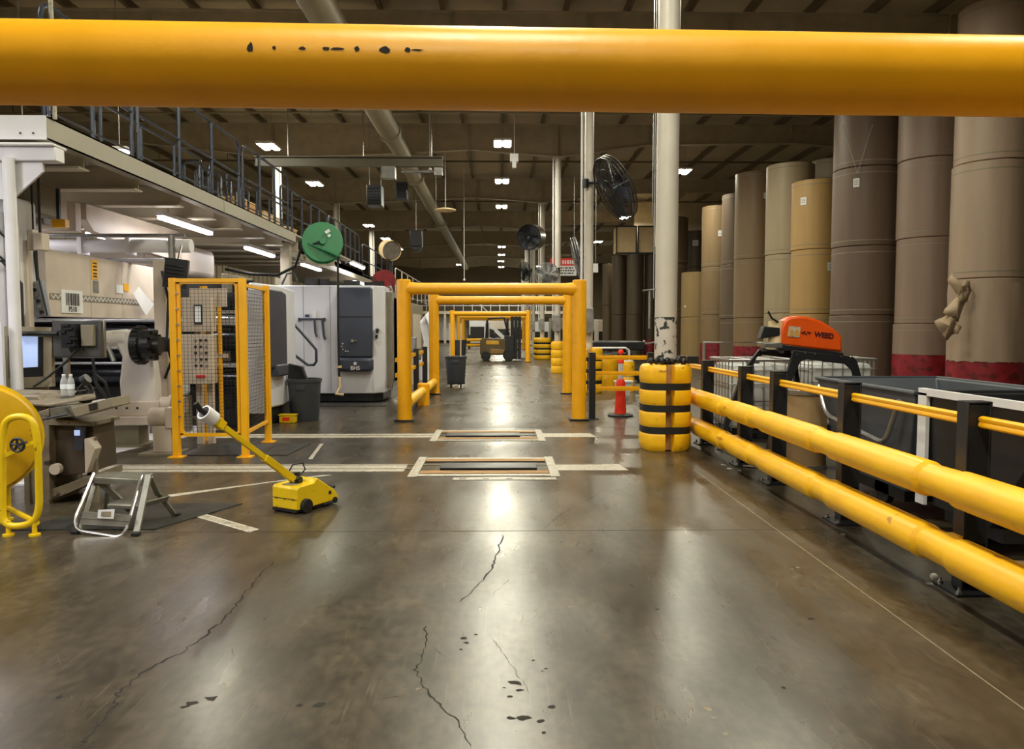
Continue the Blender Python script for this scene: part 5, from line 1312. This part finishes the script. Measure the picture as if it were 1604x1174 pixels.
q = MB(); q.prism([B(1198,537), B(1226,537), B(1226,546), B(1198,544)], (.02, .36, 0)); q.build('motor_foot', M['stl'], t, bev=.01)
c = B(1244, 520, YB-.006); q = MB(); q.box(c, (.145, .006, .13), (0, .1, 0)); o = q.build('warning_sticker', M['tape'], t)
q = MB()
for s_ in (-.034, .034):
    q.prism([c+V((s_-.026, -.005, .0)), c+V((s_+.026, -.005, .0)), c+V((s_, -.005, .045))], (0, -.001, 0)); q.box(c+V((s_, -.005, -.03)), (.05, .002, .04))
q.build('triangles', M['amb'], o)
cw = [ch for ch in t.children if ch.name.startswith('cowling')][0]
p = B(1291, 526, YB-.004); text('lettering', 'WEED', M['maroon'], .088, p, (PI/2, .11, 0), cw, bold=.004)
p = B(1262, 522, YB-.006); q = MB()
for dx, dz, a_ in ((-.04, 0, .5), (-.02, .015, -.6), (.0, -.01, .4), (.03, .01, .3), (.05, .0, -.4)): q.box(p+V((dx, 0, dz)), (.035, .003, .014), (0, a_, 0))
q.build('small_mark', M['maroon'], cw)

t = thing('arched_stand', 'black plate stand with splayed arched legs carrying the orange unit', 'stand', (3.9, 9.6, 0))
def arch(y, pts_top, legs, name='arch'):
    q = MB(); q.prism([B(*p_, y) for p_ in pts_top], (0, .05, 0))
    return q.build(name, M['blk'], t, bev=.006)
arch(9.45, [(1243,549), (1290,554), (1336,559), (1343,566), (1356,612), (1345,612), (1335,580), (1325,571), (1300,568), (1264,563), (1254,567), (1238,603), (1226,640), (1212,640), (1228,600)], 0)
arch(10.05, [(1190,547), (1243,549), (1248,556), (1240,562), (1195,556), (1186,560), (1176,580), (1164,600), (1156,600), (1172,570)], 0)
q = MB()
a0 = B(1219, 640, 9.47); q.bar(a0, (a0.x-.12, 9.47, .02), .06, .07); a1 = B(1350, 612, 9.47); q.bar(a1, (a1.x+.12, 9.47, .02), .06, .07)
a2 = B(1160, 600, 10.07); q.bar(a2, (a2.x-.28, 10.07, .02), .06, .07); a3 = B(1242, 556, 10.07); q.bar(a3, (a3.x+.2, 10.07, .02), .06, .07)
q.build('leg', M['blk'], t)
q = MB()
for px, py in ((1198, 549), (1225, 552), (1247, 556), (1330, 562)):
    q.bar(B(px, py, 9.45), B(px-5, py-3, 10.1), .05, .03)
q.build('cross_member', M['blk'], t)
q = MB()
for px, py in ((1261,553), (1276,555), (1317,559), (1332,560), (1240,552)):
    p = B(px, py, 9.45); q.cyl(p, p+V((0, -.012, 0)), .012, seg=10)
q.build('bolt', M['chr'], t)

def hopper(label, ytop, ybot, x0, x1, zt, zb, m='grey'):
    t = thing('hopper', label, 'hopper', (x0, ytop[0], 0))
    th_ = .03
    q = MB(); i = .18
    O = [(x0, ytop[0], zt), (x1, ytop[0], zt), (x1, ytop[1], zt), (x0, ytop[1], zt)]
    U = [(x0+.03, ybot[0], zb), (x1-i, ybot[0], zb), (x1-i, ybot[1], zb), (x0+.03, ybot[1], zb)]
    vo = [q.bm.verts.new(p) for p in O]; vu = [q.bm.verts.new(p) for p in U]
    Oi = [(x0+th_, ytop[0]+th_, zt), (x1-th_, ytop[0]+th_, zt), (x1-th_, ytop[1]-th_, zt), (x0+th_, ytop[1]-th_, zt)]
    Ui = [(x0+.03+th_, ybot[0]+th_, zb+th_), (x1-i-th_, ybot[0]+th_, zb+th_), (x1-i-th_, ybot[1]-th_, zb+th_), (x0+.03+th_, ybot[1]-th_, zb+th_)]
    wo = [q.bm.verts.new(p) for p in Oi]; wu = [q.bm.verts.new(p) for p in Ui]
    for k in range(4):
        j = (k+1) % 4
        q._f([vo[k], vo[j], vu[j], vu[k]]); q._f([wo[k], wu[k], wu[j], wo[j]]); q._f([vo[k], wo[k], wo[j], vo[j]])
    q._f(vu); q._f(list(reversed(wu)))
    q.build('tub', M[m], t, bev=.012)
    q = MB(); q.tube(O, .022, 8, closed=True); q.build('rim', M[m], t)
    return t
h1 = hopper('dark grey tilting hopper with a bent steel tube frame on its side', (6.2, 8.15), (6.35, 7.6), 3.4, 4.7, 1.07, .22)
q = MB(); q.tube(fil([(3.36, 8.0, 1.0), (3.34, 7.75, .72), (3.34, 6.55, .60), (3.35, 6.35, 1.0)], .12, 5), .022, 8); q.build('tube_frame', M['stl'], h1)
q = MB(); q.bb(3.5, 4.5, 6.5, 7.4, .1, .22); q.build('base', M['blk'], h1)
for x in (3.5, 4.45):
    q = MB(); q.cyl((x, 6.9, .13), (x+.06, 6.9, .13), .13, seg=18); q.build('wheel', M['blkr'], h1)
h2 = hopper('near dark hopper edged with a white steel angle at the right edge of the photo', (4.55, 6.08), (5.25, 5.95), 3.4, 4.8, 1.085, .2, 'blk')
q = MB(); q.bb(3.365, 3.395, 5.97, 6.09, .2, 1.09); q.build('corner_angle', M['wht'], h2, label='white vertical angle iron')
q = MB(); q.bb(3.365, 3.41, 4.7, 6.09, 1.07, 1.125); q.build('rim_angle', M['wht'], h2, label='white angle iron along the rim')
q = MB(); q.bb(3.5, 4.5, 5.2, 5.9, .1, .2); q.build('base', M['blk'], h2)
for x in (3.5, 4.4):
    q = MB(); q.cyl((x, 5.6, .1), (x+.06, 5.6, .1), .1, seg=18); q.build('wheel', M['blkr'], h2)
q = MB(); q.bb(3.5, 4.9, 4.1, 5.1, .0, .015); solo(q.build('board_sheet', M['cardb']), 'tan board lying on the floor under the near hopper', 'board')
q = MB(); q.bb(3.62, 3.75, 4.55, 4.68, .015, .019); solo(q.build('paper_scrap', M['paper']), 'white paper scrap on the tan board by the near hopper', 'paper scrap')
t = thing('small_carton', 'small white labelled carton on the floor behind the barrier post by the column', 'box', (3.1, 10.8, 0))
q = MB(); q.bb(3.05, 3.22, 10.75, 10.85, 0, .12); q.build('body', M['paper'], t, bev=.003)
q = MB(); q.bb(3.08, 3.19, 10.746, 10.75, .04, .08); q.build('print', M['paperd'], t)
# debris by the barrier
for k, (px, py, s_, d) in enumerate([(1133, 729, .03, 'white scrap nearest the near column guard'), (1143, 735, .035, 'pale scrap second from the near column guard'), (1158, 738, .03, 'tan scrap below the barrier tubes'), (1284, 772, .05, 'torn white scrap right of the third barrier post'), (1320, 838, .02, 'white crumb between the two nearest barrier feet'), (1392, 826, .02, 'tiny white crumb under the lower tube'), (1456, 916, .025, 'tiny white crumb left of the nearest barrier foot')]):
    x, y = fl(px, py); q = MB(); q.prism([(x-s_, y, .001), (x+s_*.6, y-s_*.8, .001), (x+s_, y+s_*.4, .001), (x-.2*s_, y+s_, .001)], (0, 0, .004)); solo(q.build('paper_scrap', M['tape']), d, 'paper scrap')
x, y = fl(1180, 732); q = MB(); pts = []
for k in range(30):
    a = k*.42; pts.append((x+.13*math.cos(a)*(.5+.5*math.sin(a*.3)), y+.05*math.sin(a), .012+.006*math.sin(a*2)))
q.tube(pts, .007, 6); solo(q.build('wire_coil', M['tape']), 'tangle of white cord on the floor at a barrier foot', 'cord')
x, y = fl(1478, 916); q = MB(); pts = [(x+.02*k, y-.018*k+.02*math.sin(k*1.7), .01) for k in range(9)]; q.tube(pts, .005, 5); q.ball((x-.02, y+.07, .025), .025, 8); solo(q.build('cord_scrap', M['tape']), 'crumpled white string scrap at the nearest barrier foot', 'cord')

# ------------------------------------------------------------------ yellow tug
hd = math.radians(60)
tug = thing('battery_tug', 'small yellow battery tug on the floor with its long handle raised to the left', 'pusher tug', (-1.87, 6.61, 0), rz=hd)
# local frame: x forward, y left
def L(b, *a, **k): return b.build(*a, parent=tug, local=True, **k)
q = MB(); w2 = .15
q.prism([(0, -w2, .035), (0, -w2, .215), (.02, -w2, .235), (.2, -w2, .24), (.235, -w2, .275), (.25, -w2, .275), (.47, -w2, .13), (.52, -w2, .06), (.50, -w2, .035)], (0, 2*w2, 0)); L(q, 'body', M['yelm'], bev=.008)
q = MB(); q.bb(-.004, .0, -w2+.01, w2-.01, .125, .129)
for y in (-.1, 0, .1): q.bb(-.008, 0, y-.008, y+.008, .12, .128)
L(q, 'rear_seam', M['blk'])
q = MB(); q.bb(-.01, .5, -w2+.01, w2-.01, .015, .035); L(q, 'underframe', M['blk'])
for s_ in (-1, 1):
    q = MB(); q.cyl((.09, s_*(w2+.035), .062), (.09, s_*(w2-.02), .062), .062, seg=24); wl = L(q, 'wheel', M['blkr'], bev=.006)
    q = MB(); q.cyl((.09, s_*(w2+.038), .062), (.09, s_*(w2+.03), .062), .02, seg=12); o = q.build('hub', M['blk'], wl, local=True)
    q = MB(); q.cyl((.46, s_*(w2+.012), .04), (.46, s_*(w2-.02), .04), .028, seg=14); L(q, 'roller', M['blk'])
    q = MB(); q.cyl((.40, s_*(w2+.004), .12), (.40, s_*w2, .12), .017, seg=14); L(q, 'side_port', M['blk'])
q = MB(); q.tube([(.3, -w2-.01, .03), (.42, -w2-.01, .03)], .01, 6); q.tube([(.46, -w2+.0, .16), (.5, w2, .16)], .012, 6); L(q, 'skid_wheel_bar', M['blk'])
q = MB(); q.bb(.03, .12, -.06, .06, .235, .243); L(q, 'top_recess', M['beid'], bev=.003)
q = MB(); piv = V((.14, 0, .25)); q.cyl(piv+V((0, -.05, .02)), piv+V((0, .05, .02)), .03, seg=12); q.box(piv, (.09, .07, .05)); q.box(piv+V((.03, .02, .05)), (.04, .03, .05)); L(q, 'pivot', M['blk'])
q = MB(); pts = [piv+V((.02, -.02, .05)), piv+V((.08, -.03, .1)), piv+V((.05, -.03, .16)), piv+V((-.06, -.02, .16)), piv+V((-.1, -.01, .1))]; q.tube(pts, .007, 6); L(q, 'cable', M['blkr'])
endw = at(322, 648, 5.95); end = Matrix.Rotation(-hd, 3, 'Z') @ (V((endw.x, endw.y, endw.z))-V((-1.87, 6.61, 0)))
dv = (end-piv).normalized(); ln = (end-piv).length
q = MB(); q.bar(piv+dv*.03, piv+dv*(ln*.38), .045, .06); q.bar(piv+dv*(ln*.3), end-dv*.10, .032, .045); hnd = L(q, 'handle_beam', M['yelm'], bev=.004)
q = MB(); q.bar(end-dv*.2, end-dv*.08, .06, .075); q.build('control_head', M['yelm'], hnd, local=True, bev=.006)
q = MB(); side = dv.cross(V((0, 0, 1))).normalized(); upv = side.cross(dv).normalized()
q.cyl(end-dv*.085, end+dv*.02, .062, seg=28, caps=False); q.cyl(end-dv*.085, end+dv*.02, .048, seg=28, caps=False)
A_ = q.ring(end+dv*.02, dv, .062, 28); B_ = q.ring(end+dv*.02, dv, .048, 28)
for k in range(28): q._f([A_[k], A_[(k+1) % 28], B_[(k+1) % 28], B_[k]])
q.cyl(end-dv*.09, end-dv*.08, .062, seg=28)
q.build('grip_ring', M['wht'], hnd, local=True, label='off-white ring grip')
q = MB(); q.tube([end-dv*.07, end+dv*.06], .022, 10); q.tube([end+dv*.06, end+dv*.12+upv*.02], .02, 10); q.build('twist_grip', M['blkr'], hnd, local=True)

# ------------------------------------------------------------------ folding step stool
t = thing('step_stool', 'worn aluminium folding two-step stool with a bent tube front frame', 'step stool', (-3.05, 6.1, 0))
S = lambda px, py, y: at(px, py, y)
q = MB(); q.tube(fil([S(148,742,6.22), S(117,814,5.98), S(121,832,5.92), S(190,843,5.86), S(200,826,5.92), S(222,745,6.18)], .07, 6), .015, 10); q.build('front_tube', M['chr'], t)
ts = [S(140,748,6.2), S(222,752,6.15), S(240,741,6.42), S(166,739,6.48)]
q = MB(); q.prism([v-V((0, 0, .02)) for v in ts], (0, 0, .022)); q.build('top_step', M['alu'], t, bev=.006)
q = MB()
for k in range(6):
    u = .12+.15*k; q.bar(ts[0].lerp(ts[3], u)+V((.01, 0, .004)), ts[1].lerp(ts[2], u)+V((-.01, 0, .004)), .006, .004)
q.build('grip_rib', M['alu'], t)
q = MB(); q.bar(ts[0]-V((0, 0, .03)), ts[1]-V((0, 0, .03)), .012, .035); q.build('step_lip', M['alu'], t)
ls = [S(168,790,6.1), S(226,792,6.05), S(238,782,6.3), S(184,780,6.35)]
q = MB(); q.prism([v-V((0, 0, .02)) for v in ls], (0, 0, .02)); q.bar(ls[0]-V((0, 0, .02)), ls[1]-V((0, 0, .02)), .01, .03); q.build('lower_step', M['alu'], t, bev=.004)
q = MB(); q.bar(S(233,744,6.2), S(213,840,5.9), .05, .022, (0, 1, 0)); q.build('side_rail', M['alu'], t, bev=.003)
q = MB(); q.bar(S(152,748,6.26), S(127,830,6.0), .04, .02, (0, 1, 0)); q.build('side_rail', M['alu'], t, bev=.003)
q = MB(); q.bar(S(153,752,6.24), S(205,800,6.35), .05, .03, (0, 1, 0)); q.build('brace', M['alu'], t, bev=.003)
q = MB(); q.bar(S(235,748,6.25), S(248,776,6.35), .045, .02, (0, 1, 0)); q.bar(S(246,770,6.35), S(277,812,6.5), .04, .022, (0, 1, 0)); q.bar(S(228,790,6.1), S(263,781,6.4), .045, .016, (0, 1, 0)); q.build('leg', M['alu'], t, bev=.003)
q = MB(); q.bar(S(170,755,6.5), S(166,800,6.68), .03, .02, (0, 1, 0)); q.build('leg', M['alu'], t)
q = MB(); q.prism([S(130,802,5.97), S(205,808,5.93), S(201,826,5.91), S(124,822,5.95)], (0, .014, 0)); q.bar(S(127,812,5.96), S(203,817,5.92), .008, .006); q.build('front_plate', M['alu'], t)
q = MB(); q.prism([S(154,799,5.93), S(180,798,5.92), S(178,813,5.915), S(153,812,5.925)], (0, -.004, 0)); o = q.build('label_plate', M['paper'], t)
q = MB(); q.prism([S(159,802,5.92), S(174,802,5.915), S(173,809,5.91), S(158,809,5.915)], (0, -.002, 0)); q.build('red_print', M['caulkl'], o)
for v in (S(277,815,6.5), S(166,803,6.68), S(213,842,5.88), S(119,834,5.95)):
    q = MB(); q.bb(v.x-.028, v.x+.028, v.y-.028, v.y+.028, 0, .03); q.build('rubber_foot', M['blkr'], t, bev=.005)
q = MB(); q.prism([(-3.9, 6.05, 0), (-2.75, 6.05, 0), (-2.35, 6.95, 0), (-3.4, 6.95, 0)], (0, 0, .008)); solo(q.build('floor_mat', M['mat']), 'dark mat lying under the step stool', 'mat')
q = MB(); q.bb(-3.9, -3.1, 6.36, 6.42, .009, .011); q.build('x', M['yelm']) if False else q.bm.free()

# ------------------------------------------------------------------ yellow drum in tube stand
t = thing('drum_cart', 'yellow round drum in a tubular yellow stand, black hand knob, at the left edge', 'drum cart', (-3.9, 6.1, 0))
D = lambda px, py, y: at(px, py, y)
q = MB(); q.tube(fil([D(4,826,5.9), D(4,690,5.9), D(8,654,5.9), D(50,652,5.9), D(59,690,5.9), D(62,800,5.9), D(50,823,5.9)], .11, 6, True), .026, 12, closed=True); q.build('front_loop', M['yelm'], t)
x0, x1, y_ = -3.82, -3.5, 5.9
q = MB(); q.tube(fil([(x0-.65, y_+.5, .1), (x0-.65, y_+.5, .9), (x1-.62, y_+.5, .9), (x1-.62, y_+.5, .1)], .12, 5), .026, 10); q.tube([(x0, y_, .1), (x0-.65, y_+.5, .1)], .022, 8); q.tube([(x1-.08, y_, .1), (x1-.62, y_+.5, .1)], .022, 8); q.build('rear_loop', M['yelm'], t)
for fx_, fy_ in ((x1-.1, y_), (x0+.02, y_), (x0-.65, y_+.5), (x1-.62, y_+.5)):
    q = MB(); q.cyl((fx_, fy_, .0), (fx_, fy_, .12), .018, seg=10); q.cyl((fx_, fy_, 0), (fx_, fy_, .015), .042, seg=12); q.build('foot', M['yelm'], t)
n = V((.55, -.83, .0)).normalized(); c = V((-4.16, 6.12, .72))
q = MB(); q.lathe([(0, -.14), (.3, -.14), (.42, -.1), (.44, -.05), (.44, .05), (.42, .09), (.3, .12), (0, .13)], c, n, 40); q.build('drum', mat('aged_yellow_drum', (206,162,16), .4, var=.15, rust=((120,86,16),10,.66)), t)  # machine yellow darkened to stand for shade on the drum, plus worn spots
q = MB(); q.lathe([(.435, -.015), (.46, -.015), (.46, .015), (.435, .015)], c, n, 40); q.build('drum_band', M['yelm'], t)
kn = at(30, 697, 5.86)
q = MB(); q.tube([kn+V((-.02, .12, 0)), kn+V((0, -.02, 0))], .012, 8)
q.tube([kn+V((.05*math.cos(2*PI*k/20), -.02, .05*math.sin(2*PI*k/20))) for k in range(20)], .010, 6, closed=True)
for k in range(5): q.tube([kn+V((0, -.02, 0)), kn+V((.05*math.cos(k*PI/2.5+.4), -.02, .05*math.sin(k*PI/2.5+.4)))], .010, 6)
q.build('hand_knob', M['blk'], t)
q = MB(); q.bar(D(4,716,5.9), D(60,690,5.9), .02, .03); q.build('cross_strut', M['yelm'], t)

# ------------------------------------------------------------------ operator workstation
gr = mat('grubby_cabinet_paint', (116,106,88), .5, var=.25, scale=6, rust=((58,50,40),7,.60))
t = thing('workstation', 'grubby taupe operator stand with slanted drawer left of the step stool', 'workstation', (-4.3, 7, 0))
def Wp(px, py, y=7.0): p = at(px, py, y); return V((p.x, y, p.z))
q = MB(); q.prism([Wp(-30,618,7.15), Wp(60,620,7.15), Wp(75,640,7.15), Wp(75,668,7.15), Wp(-30,672,7.15)], (0, .6, 0)); q.build('top_box', gr, t, bev=.015)
q = MB(); q.prism([Wp(28,612,7.5), Wp(148,612,7.5), Wp(150,622,7.1), Wp(75,634,7.0), Wp(20,630,7.1)], (0, 0, -.02)); q.build('shelf', gr, t, bev=.004)
q = MB(); q.prism([Wp(36,655), Wp(76,640), Wp(79,790), Wp(38,800)], (0, .55, 0)); q.build('side_panel', gr, t, bev=.006)
q = MB(); q.prism([Wp(78,664,7.1), Wp(145,664,7.1), Wp(150,738,7.1), Wp(80,750,7.1)], (0, .4, 0)); q.build('lower_box', mat('grubby_inner', (70,60,48), .5, var=.3, scale=5), t, bev=.008)
q = MB(); q.prism([Wp(75,656), Wp(145,662), Wp(145,668), Wp(75,666)], (0, .5, 0)); q.build('lower_shelf', gr, t)
q = MB(); q.prism([Wp(78,768), Wp(150,742), Wp(150,754), Wp(78,786)], (0, .5, 0)); q.build('bottom_rail', gr, t, bev=.004)
for px, yy in ((42, 7.0), (74, 7.0), (148, 7.05), (60, 7.5), (140, 7.5)):
    v = Wp(px, 700, yy); q = MB(); q.bb(v.x-.02, v.x+.02, yy-.02, yy+.02, 0, .35 if px != 148 else .6); q.build('leg', gr, t)
q = MB(); q.prism([Wp(111,640,6.75), Wp(172,624,6.75), Wp(175,638,6.75), Wp(118,654,6.75)], (0, .35, 0)); dr = q.build('drawer', M['beid'], t, bev=.004)
q = MB(); q.prism([Wp(78,640,6.95), Wp(111,636,6.85), Wp(118,652,6.85), Wp(80,656,6.95)], (0, .3, 0)); q.build('drawer_slide', M['alu'], t)
q = MB(); q.prism([Wp(138,634,6.74), Wp(151,631,6.74), Wp(152,641,6.74), Wp(140,644,6.74)], (0, .01, 0)); q.build('drawer_latch', M['blk'], dr)
q = MB(); q.tube([Wp(50, 661, 6.72), Wp(106, 649, 6.72), Wp(103, 640, 6.9)], .011, 6); q.build('rod', M['blk'], t)
v = Wp(85, 736, 6.98); q = MB(); q.cyl(v, v+V((0, .06, 0)), .05, seg=16); q.build('round_cap', M['bei'], t)
c = Wp(124, 690, 7.02)
q = MB(); q.box((c.x, 7.04, c.z+.02), (.085, .05, .22), (0, .1, .1)); o = q.build('meter', M['dgrey'], t, bev=.006)
q = MB(); q.box((c.x-.01, 7.008, c.z+.07), (.05, .006, .05)); q.build('meter_screen', M['scr'], o)
q = MB(); q.prism([Wp(132,688,6.95), Wp(138,687,6.95), Wp(149,704,6.95), Wp(136,742,6.95), Wp(133,742,6.95)], (0, .12, 0)); q.build('paper_bin', M['bei'], t, bev=.004)
t = thing('crt_monitor', 'taupe framed operator monitor with a pale lit screen behind the white post', 'monitor', (-5.2, 8.3, 1.0))
def Q(px, py, y=8.2): p = at(px, py, y); return V((p.x, y, p.z))
q = MB(); q.prism([Q(-20,511,8.26), Q(81,513,8.26), Q(82,606,8.26), Q(-20,612,8.26)], (-.12, .25, 0)); q.build('case', gr, t, bev=.01)
fr = mat('monitor_frame_paint', (140,130,108), .45, var=.12)
q = MB()
for pl in ([(-20,511),(81,513),(80,528),(-20,526)], [(-20,594),(81,590),(82,606),(-20,612)], [(68,527),(81,527),(81,591),(68,592)], [(-20,526),(12,527),(12,594),(-20,594)]): q.prism([Q(*p_) for p_ in pl], (0, .06, 0))
q.build('bezel', fr, t)
q = MB(); q.prism([Q(12,527,8.235), Q(68,527,8.235), Q(68,592,8.235), Q(12,594,8.235)], (0, .02, 0)); o = q.build('glass', M['ink'], t)
q = MB(); q.prism([Q(26,526,8.23), Q(59,526,8.23), Q(59,575,8.23), Q(26,577,8.23)], (0, .004, 0)); q.build('screen', M['scr'], o)
q = MB(); v = Q(50, 612, 8.35); q.bb(v.x-.25, v.x+.1, 8.3, 8.5, 0.0, v.z+.03); q.build('foot', gr, t)
t = thing('side_display', 'flat pale panel cut off at the left edge beside the monitor', 'panel', (-5.4, 7.7, 1.0))
q = MB(); a = at(6, 610, 7.75); b_ = at(6, 505, 7.75); q.bb(-5.8, a.x, 7.75, 7.79, a.z, b_.z); q.build('panel', M['cab'], t); q = MB(); q.bb(-5.7, -5.4, 7.8, 7.86, .0, 1.1); q.build('stand', M['beid'], t)
def bottle(px, label):
    p = at(px, 620, 7.25); p.y = 7.3; zb_ = at(px, 621, 7.3).z; t = thing('water_bottle', label, 'bottle', (p.x, 7.3, zb_), group='water bottles on the stand')
    q = MB(); q.lathe([(0, 0), (.028, 0), (.031, .01), (.031, .05), (.028, .06), (.031, .07), (.031, .13), (.025, .16), (.013, .185), (.013, .195), (0, .195)], (p.x, 7.3, zb_), seg=20); q.build('bottle_body', M['bottle'], t)
    q = MB(); q.cyl((p.x, 7.3, zb_+.19), (p.x, 7.3, zb_+.21), .015, seg=14); q.build('cap', M['paper'], t)
    q = MB(); q.cyl((p.x, 7.3, zb_+.07), (p.x, 7.3, zb_+.115), .032, seg=20, caps=False); q.build('label_wrap', M['scrg'], t)
bottle(96, 'left one of the two clear water bottles on the operator stand'); bottle(107, 'right one of the two clear water bottles on the operator stand')
t = thing('coiled_cable', 'black tangled cable and connector right of the water bottles', 'cable', (-3.98, 7.3, .87))
q = MB(); pts = []
for k in range(46):
    a_ = k*.55; pts.append((-3.95+.07*math.cos(a_)+.02*math.sin(k), 7.35+.03*math.sin(a_*1.3), .92+.003*k+.05*math.sin(a_)))
q.tube(pts, .013, 6); q.build('cable', M['blkr'], t)
q = MB(); q.tube([(-3.95, 7.3, 1.1), (-3.9, 7.3, 1.13)], .05, 10); q.build('connector', M['blk'], t)

# ------------------------------------------------------------------ floor marking and rails let into the floor
def strip(name, m, pts, z=.003, label=None, cat='floor marking', parent=None, group=None):
    q = MB(); q.prism([(p_[0], p_[1], .0005) for p_ in pts], (0, 0, z)); o = q.build(name, M[m], parent)
    if label: solo(o, label, cat, group)
    return o
t = thing('floor_track', 'pale floor track crossing the aisle nearer the camera, with wood-filled slots', 'floor track', (0, 8.75, 0))
strip('track_plate', 'tape', [(-4.6, 8.52), (-1.08, 8.52), (-1.08, 8.98), (-4.6, 8.98)], parent=t); strip('track_plate', 'tape', [(.62, 8.55), (1.45, 8.55), (1.40, 8.95), (.55, 8.95)], parent=t)
q = MB(); q.bb(-4.6, 1.2, 8.9, 8.93, .002, .007); q.bb(-4.6, -1.0, 8.66, 8.69, .002, .007); q.build('steel_line', M['beid'], t)
def pit(cx0, cx1, y0, y1, t, woody=True):
    q = MB()
    for yy in (y0, y1): q.bb(cx0, cx1, yy-.05, yy+.05, .002, .008)
    for xx in (cx0, cx1): q.bb(xx-.05, xx+.05, y0-.1, y1+.1, .002, .009)
    q.build('pit_frame', M['tape'], t)
    for yy, off in ((y0+.15, 0), (y1-.15, .05)):
        q = MB(); q.bb(cx0+.06, cx1-.06, yy-.085, yy+.085, .003, .012); q.build('wood_insert', M['wood'], t)
        q = MB(); q.bb(cx0+.06, cx1-.06, yy-.10, yy-.085, .003, .010); q.build('slot_shadow_gap', M['gdirt'], t)
pit(-.95, .6, 8.28, 9.35, t)
q = MB(); q.bb(-.68, .42, 8.58, 8.92, .004, .03); q.build('cover_plate', M['blk'], t, bev=.006, label='dark cover plate')
q = MB(); q.bb(-.5, .6, 8.02, 8.14, .0015, .005); pl = q.build('slotted_plate', M['tape'], t)
q = MB()
for x in (-.4, -.15, .1): q.bb(x-.035, x+.035, 8.06, 8.09, .005, .006)
q.build('slot', M['ink'], pl)
t = thing('floor_track', 'pale floor track crossing the aisle farther off, just before the large portal', 'floor track', (0, 11.4, 0))
strip('track_plate', 'tape', [(-4.2, 11.2), (-.9, 11.2), (-.9, 11.6), (-4.2, 11.6)], parent=t); strip('track_plate', 'tape', [(.6, 11.2), (1.42, 11.2), (1.38, 11.6), (.6, 11.6)], parent=t)
q = MB(); q.bb(-4.2, .6, 11.4, 11.42, .002, .007); q.build('steel_line', M['beid'], t)
pit(-.95, .6, 10.9, 11.9, t)
q = MB(); q.bb(-.80, .3, 11.2, 11.5, .004, .03); q.build('cover_plate', M['blk'], t, bev=.006, label='dark cover plate')
strip('floor_tape', 'tape', [fl(262,776), fl(505,745), fl(520,745), fl(420,757), fl(268,779)], label='thin white diagonal floor line between the stool and the tug')
a0, a1, a2, a3 = fl(283,799), fl(293,797), fl(406,831), fl(390,834)
strip('floor_tape', 'tape', [fl(278,802), fl(291,797), fl(406,830), fl(390,835)], label='striped white floor tape piece in front of the tug')
q = MB()
for u in (.3, .5, .7):
    pa = V((*fl(278,802), .0036)).lerp(V((*fl(291,797), .0036)), u); pb = V((*fl(390,835), .0036)).lerp(V((*fl(406,830), .0036)), u)
    q.bar(pa, pa.lerp(pb, .93), .008, .001)
solo(q.build('tape_line', M['caulkl']), 'brown groove lines in the striped floor tape', 'floor marking')
for k, (y, x0, x1, s_) in enumerate([(21.4, -1.5, 2.0, .06), (23.0, -1.1, .9, .08), (16.4, -1.2, 2.2, .03), (29.2, -1.0, 1.0, .08)]):
    strip('floor_tape', 'caulkl', [(x0, y-s_), (x1, y-s_), (x1, y+s_), (x0, y+s_)], label=['pale floor line past the second portal, far one', 'pale floor line farther down the aisle', 'thin pale floor line between the two portals', 'faint pale floor line before the forklift'][k])
strip('floor_tape', 'tape', [(-2.35, 9.35), (-2.3, 9.35), (-2.45, 10.6), (-2.5, 10.6)], label='short white floor dash right of the cage mat')
# tube light on the hall floor, painted as a white sheet
q = MB(); q.prism([(-9.5, 9.6, .0), (-5.0, 9.6, 0), (-4.35, 12.6, 0), (-9.5, 12.6, 0)], (0, 0, .004)); solo(q.build('floor_sheet', M['wht']), 'whitish floor covering under the roll stand arm', 'floor covering')
# leaning cable on the far left
for x, y, z0, z1, d in [(2.9, 20.4, 1.3, 8.0, 'x')]: pass
# ceiling clutter: cables and rods hanging over the aisle
for k, (px, py0, y, d) in enumerate([(683, 330, 29, 'thin hanging wire left of the lamp row'), (1022, 340, 12.2, 'thin hanging wire left of the near column')]):
    p = at(px, py0, y); q = MB(); q.tube([(p.x, y, p.z), (p.x, y, 9.52)], .008, 5); solo(q.build('hanging_wire', M['stl']), d, 'wire')
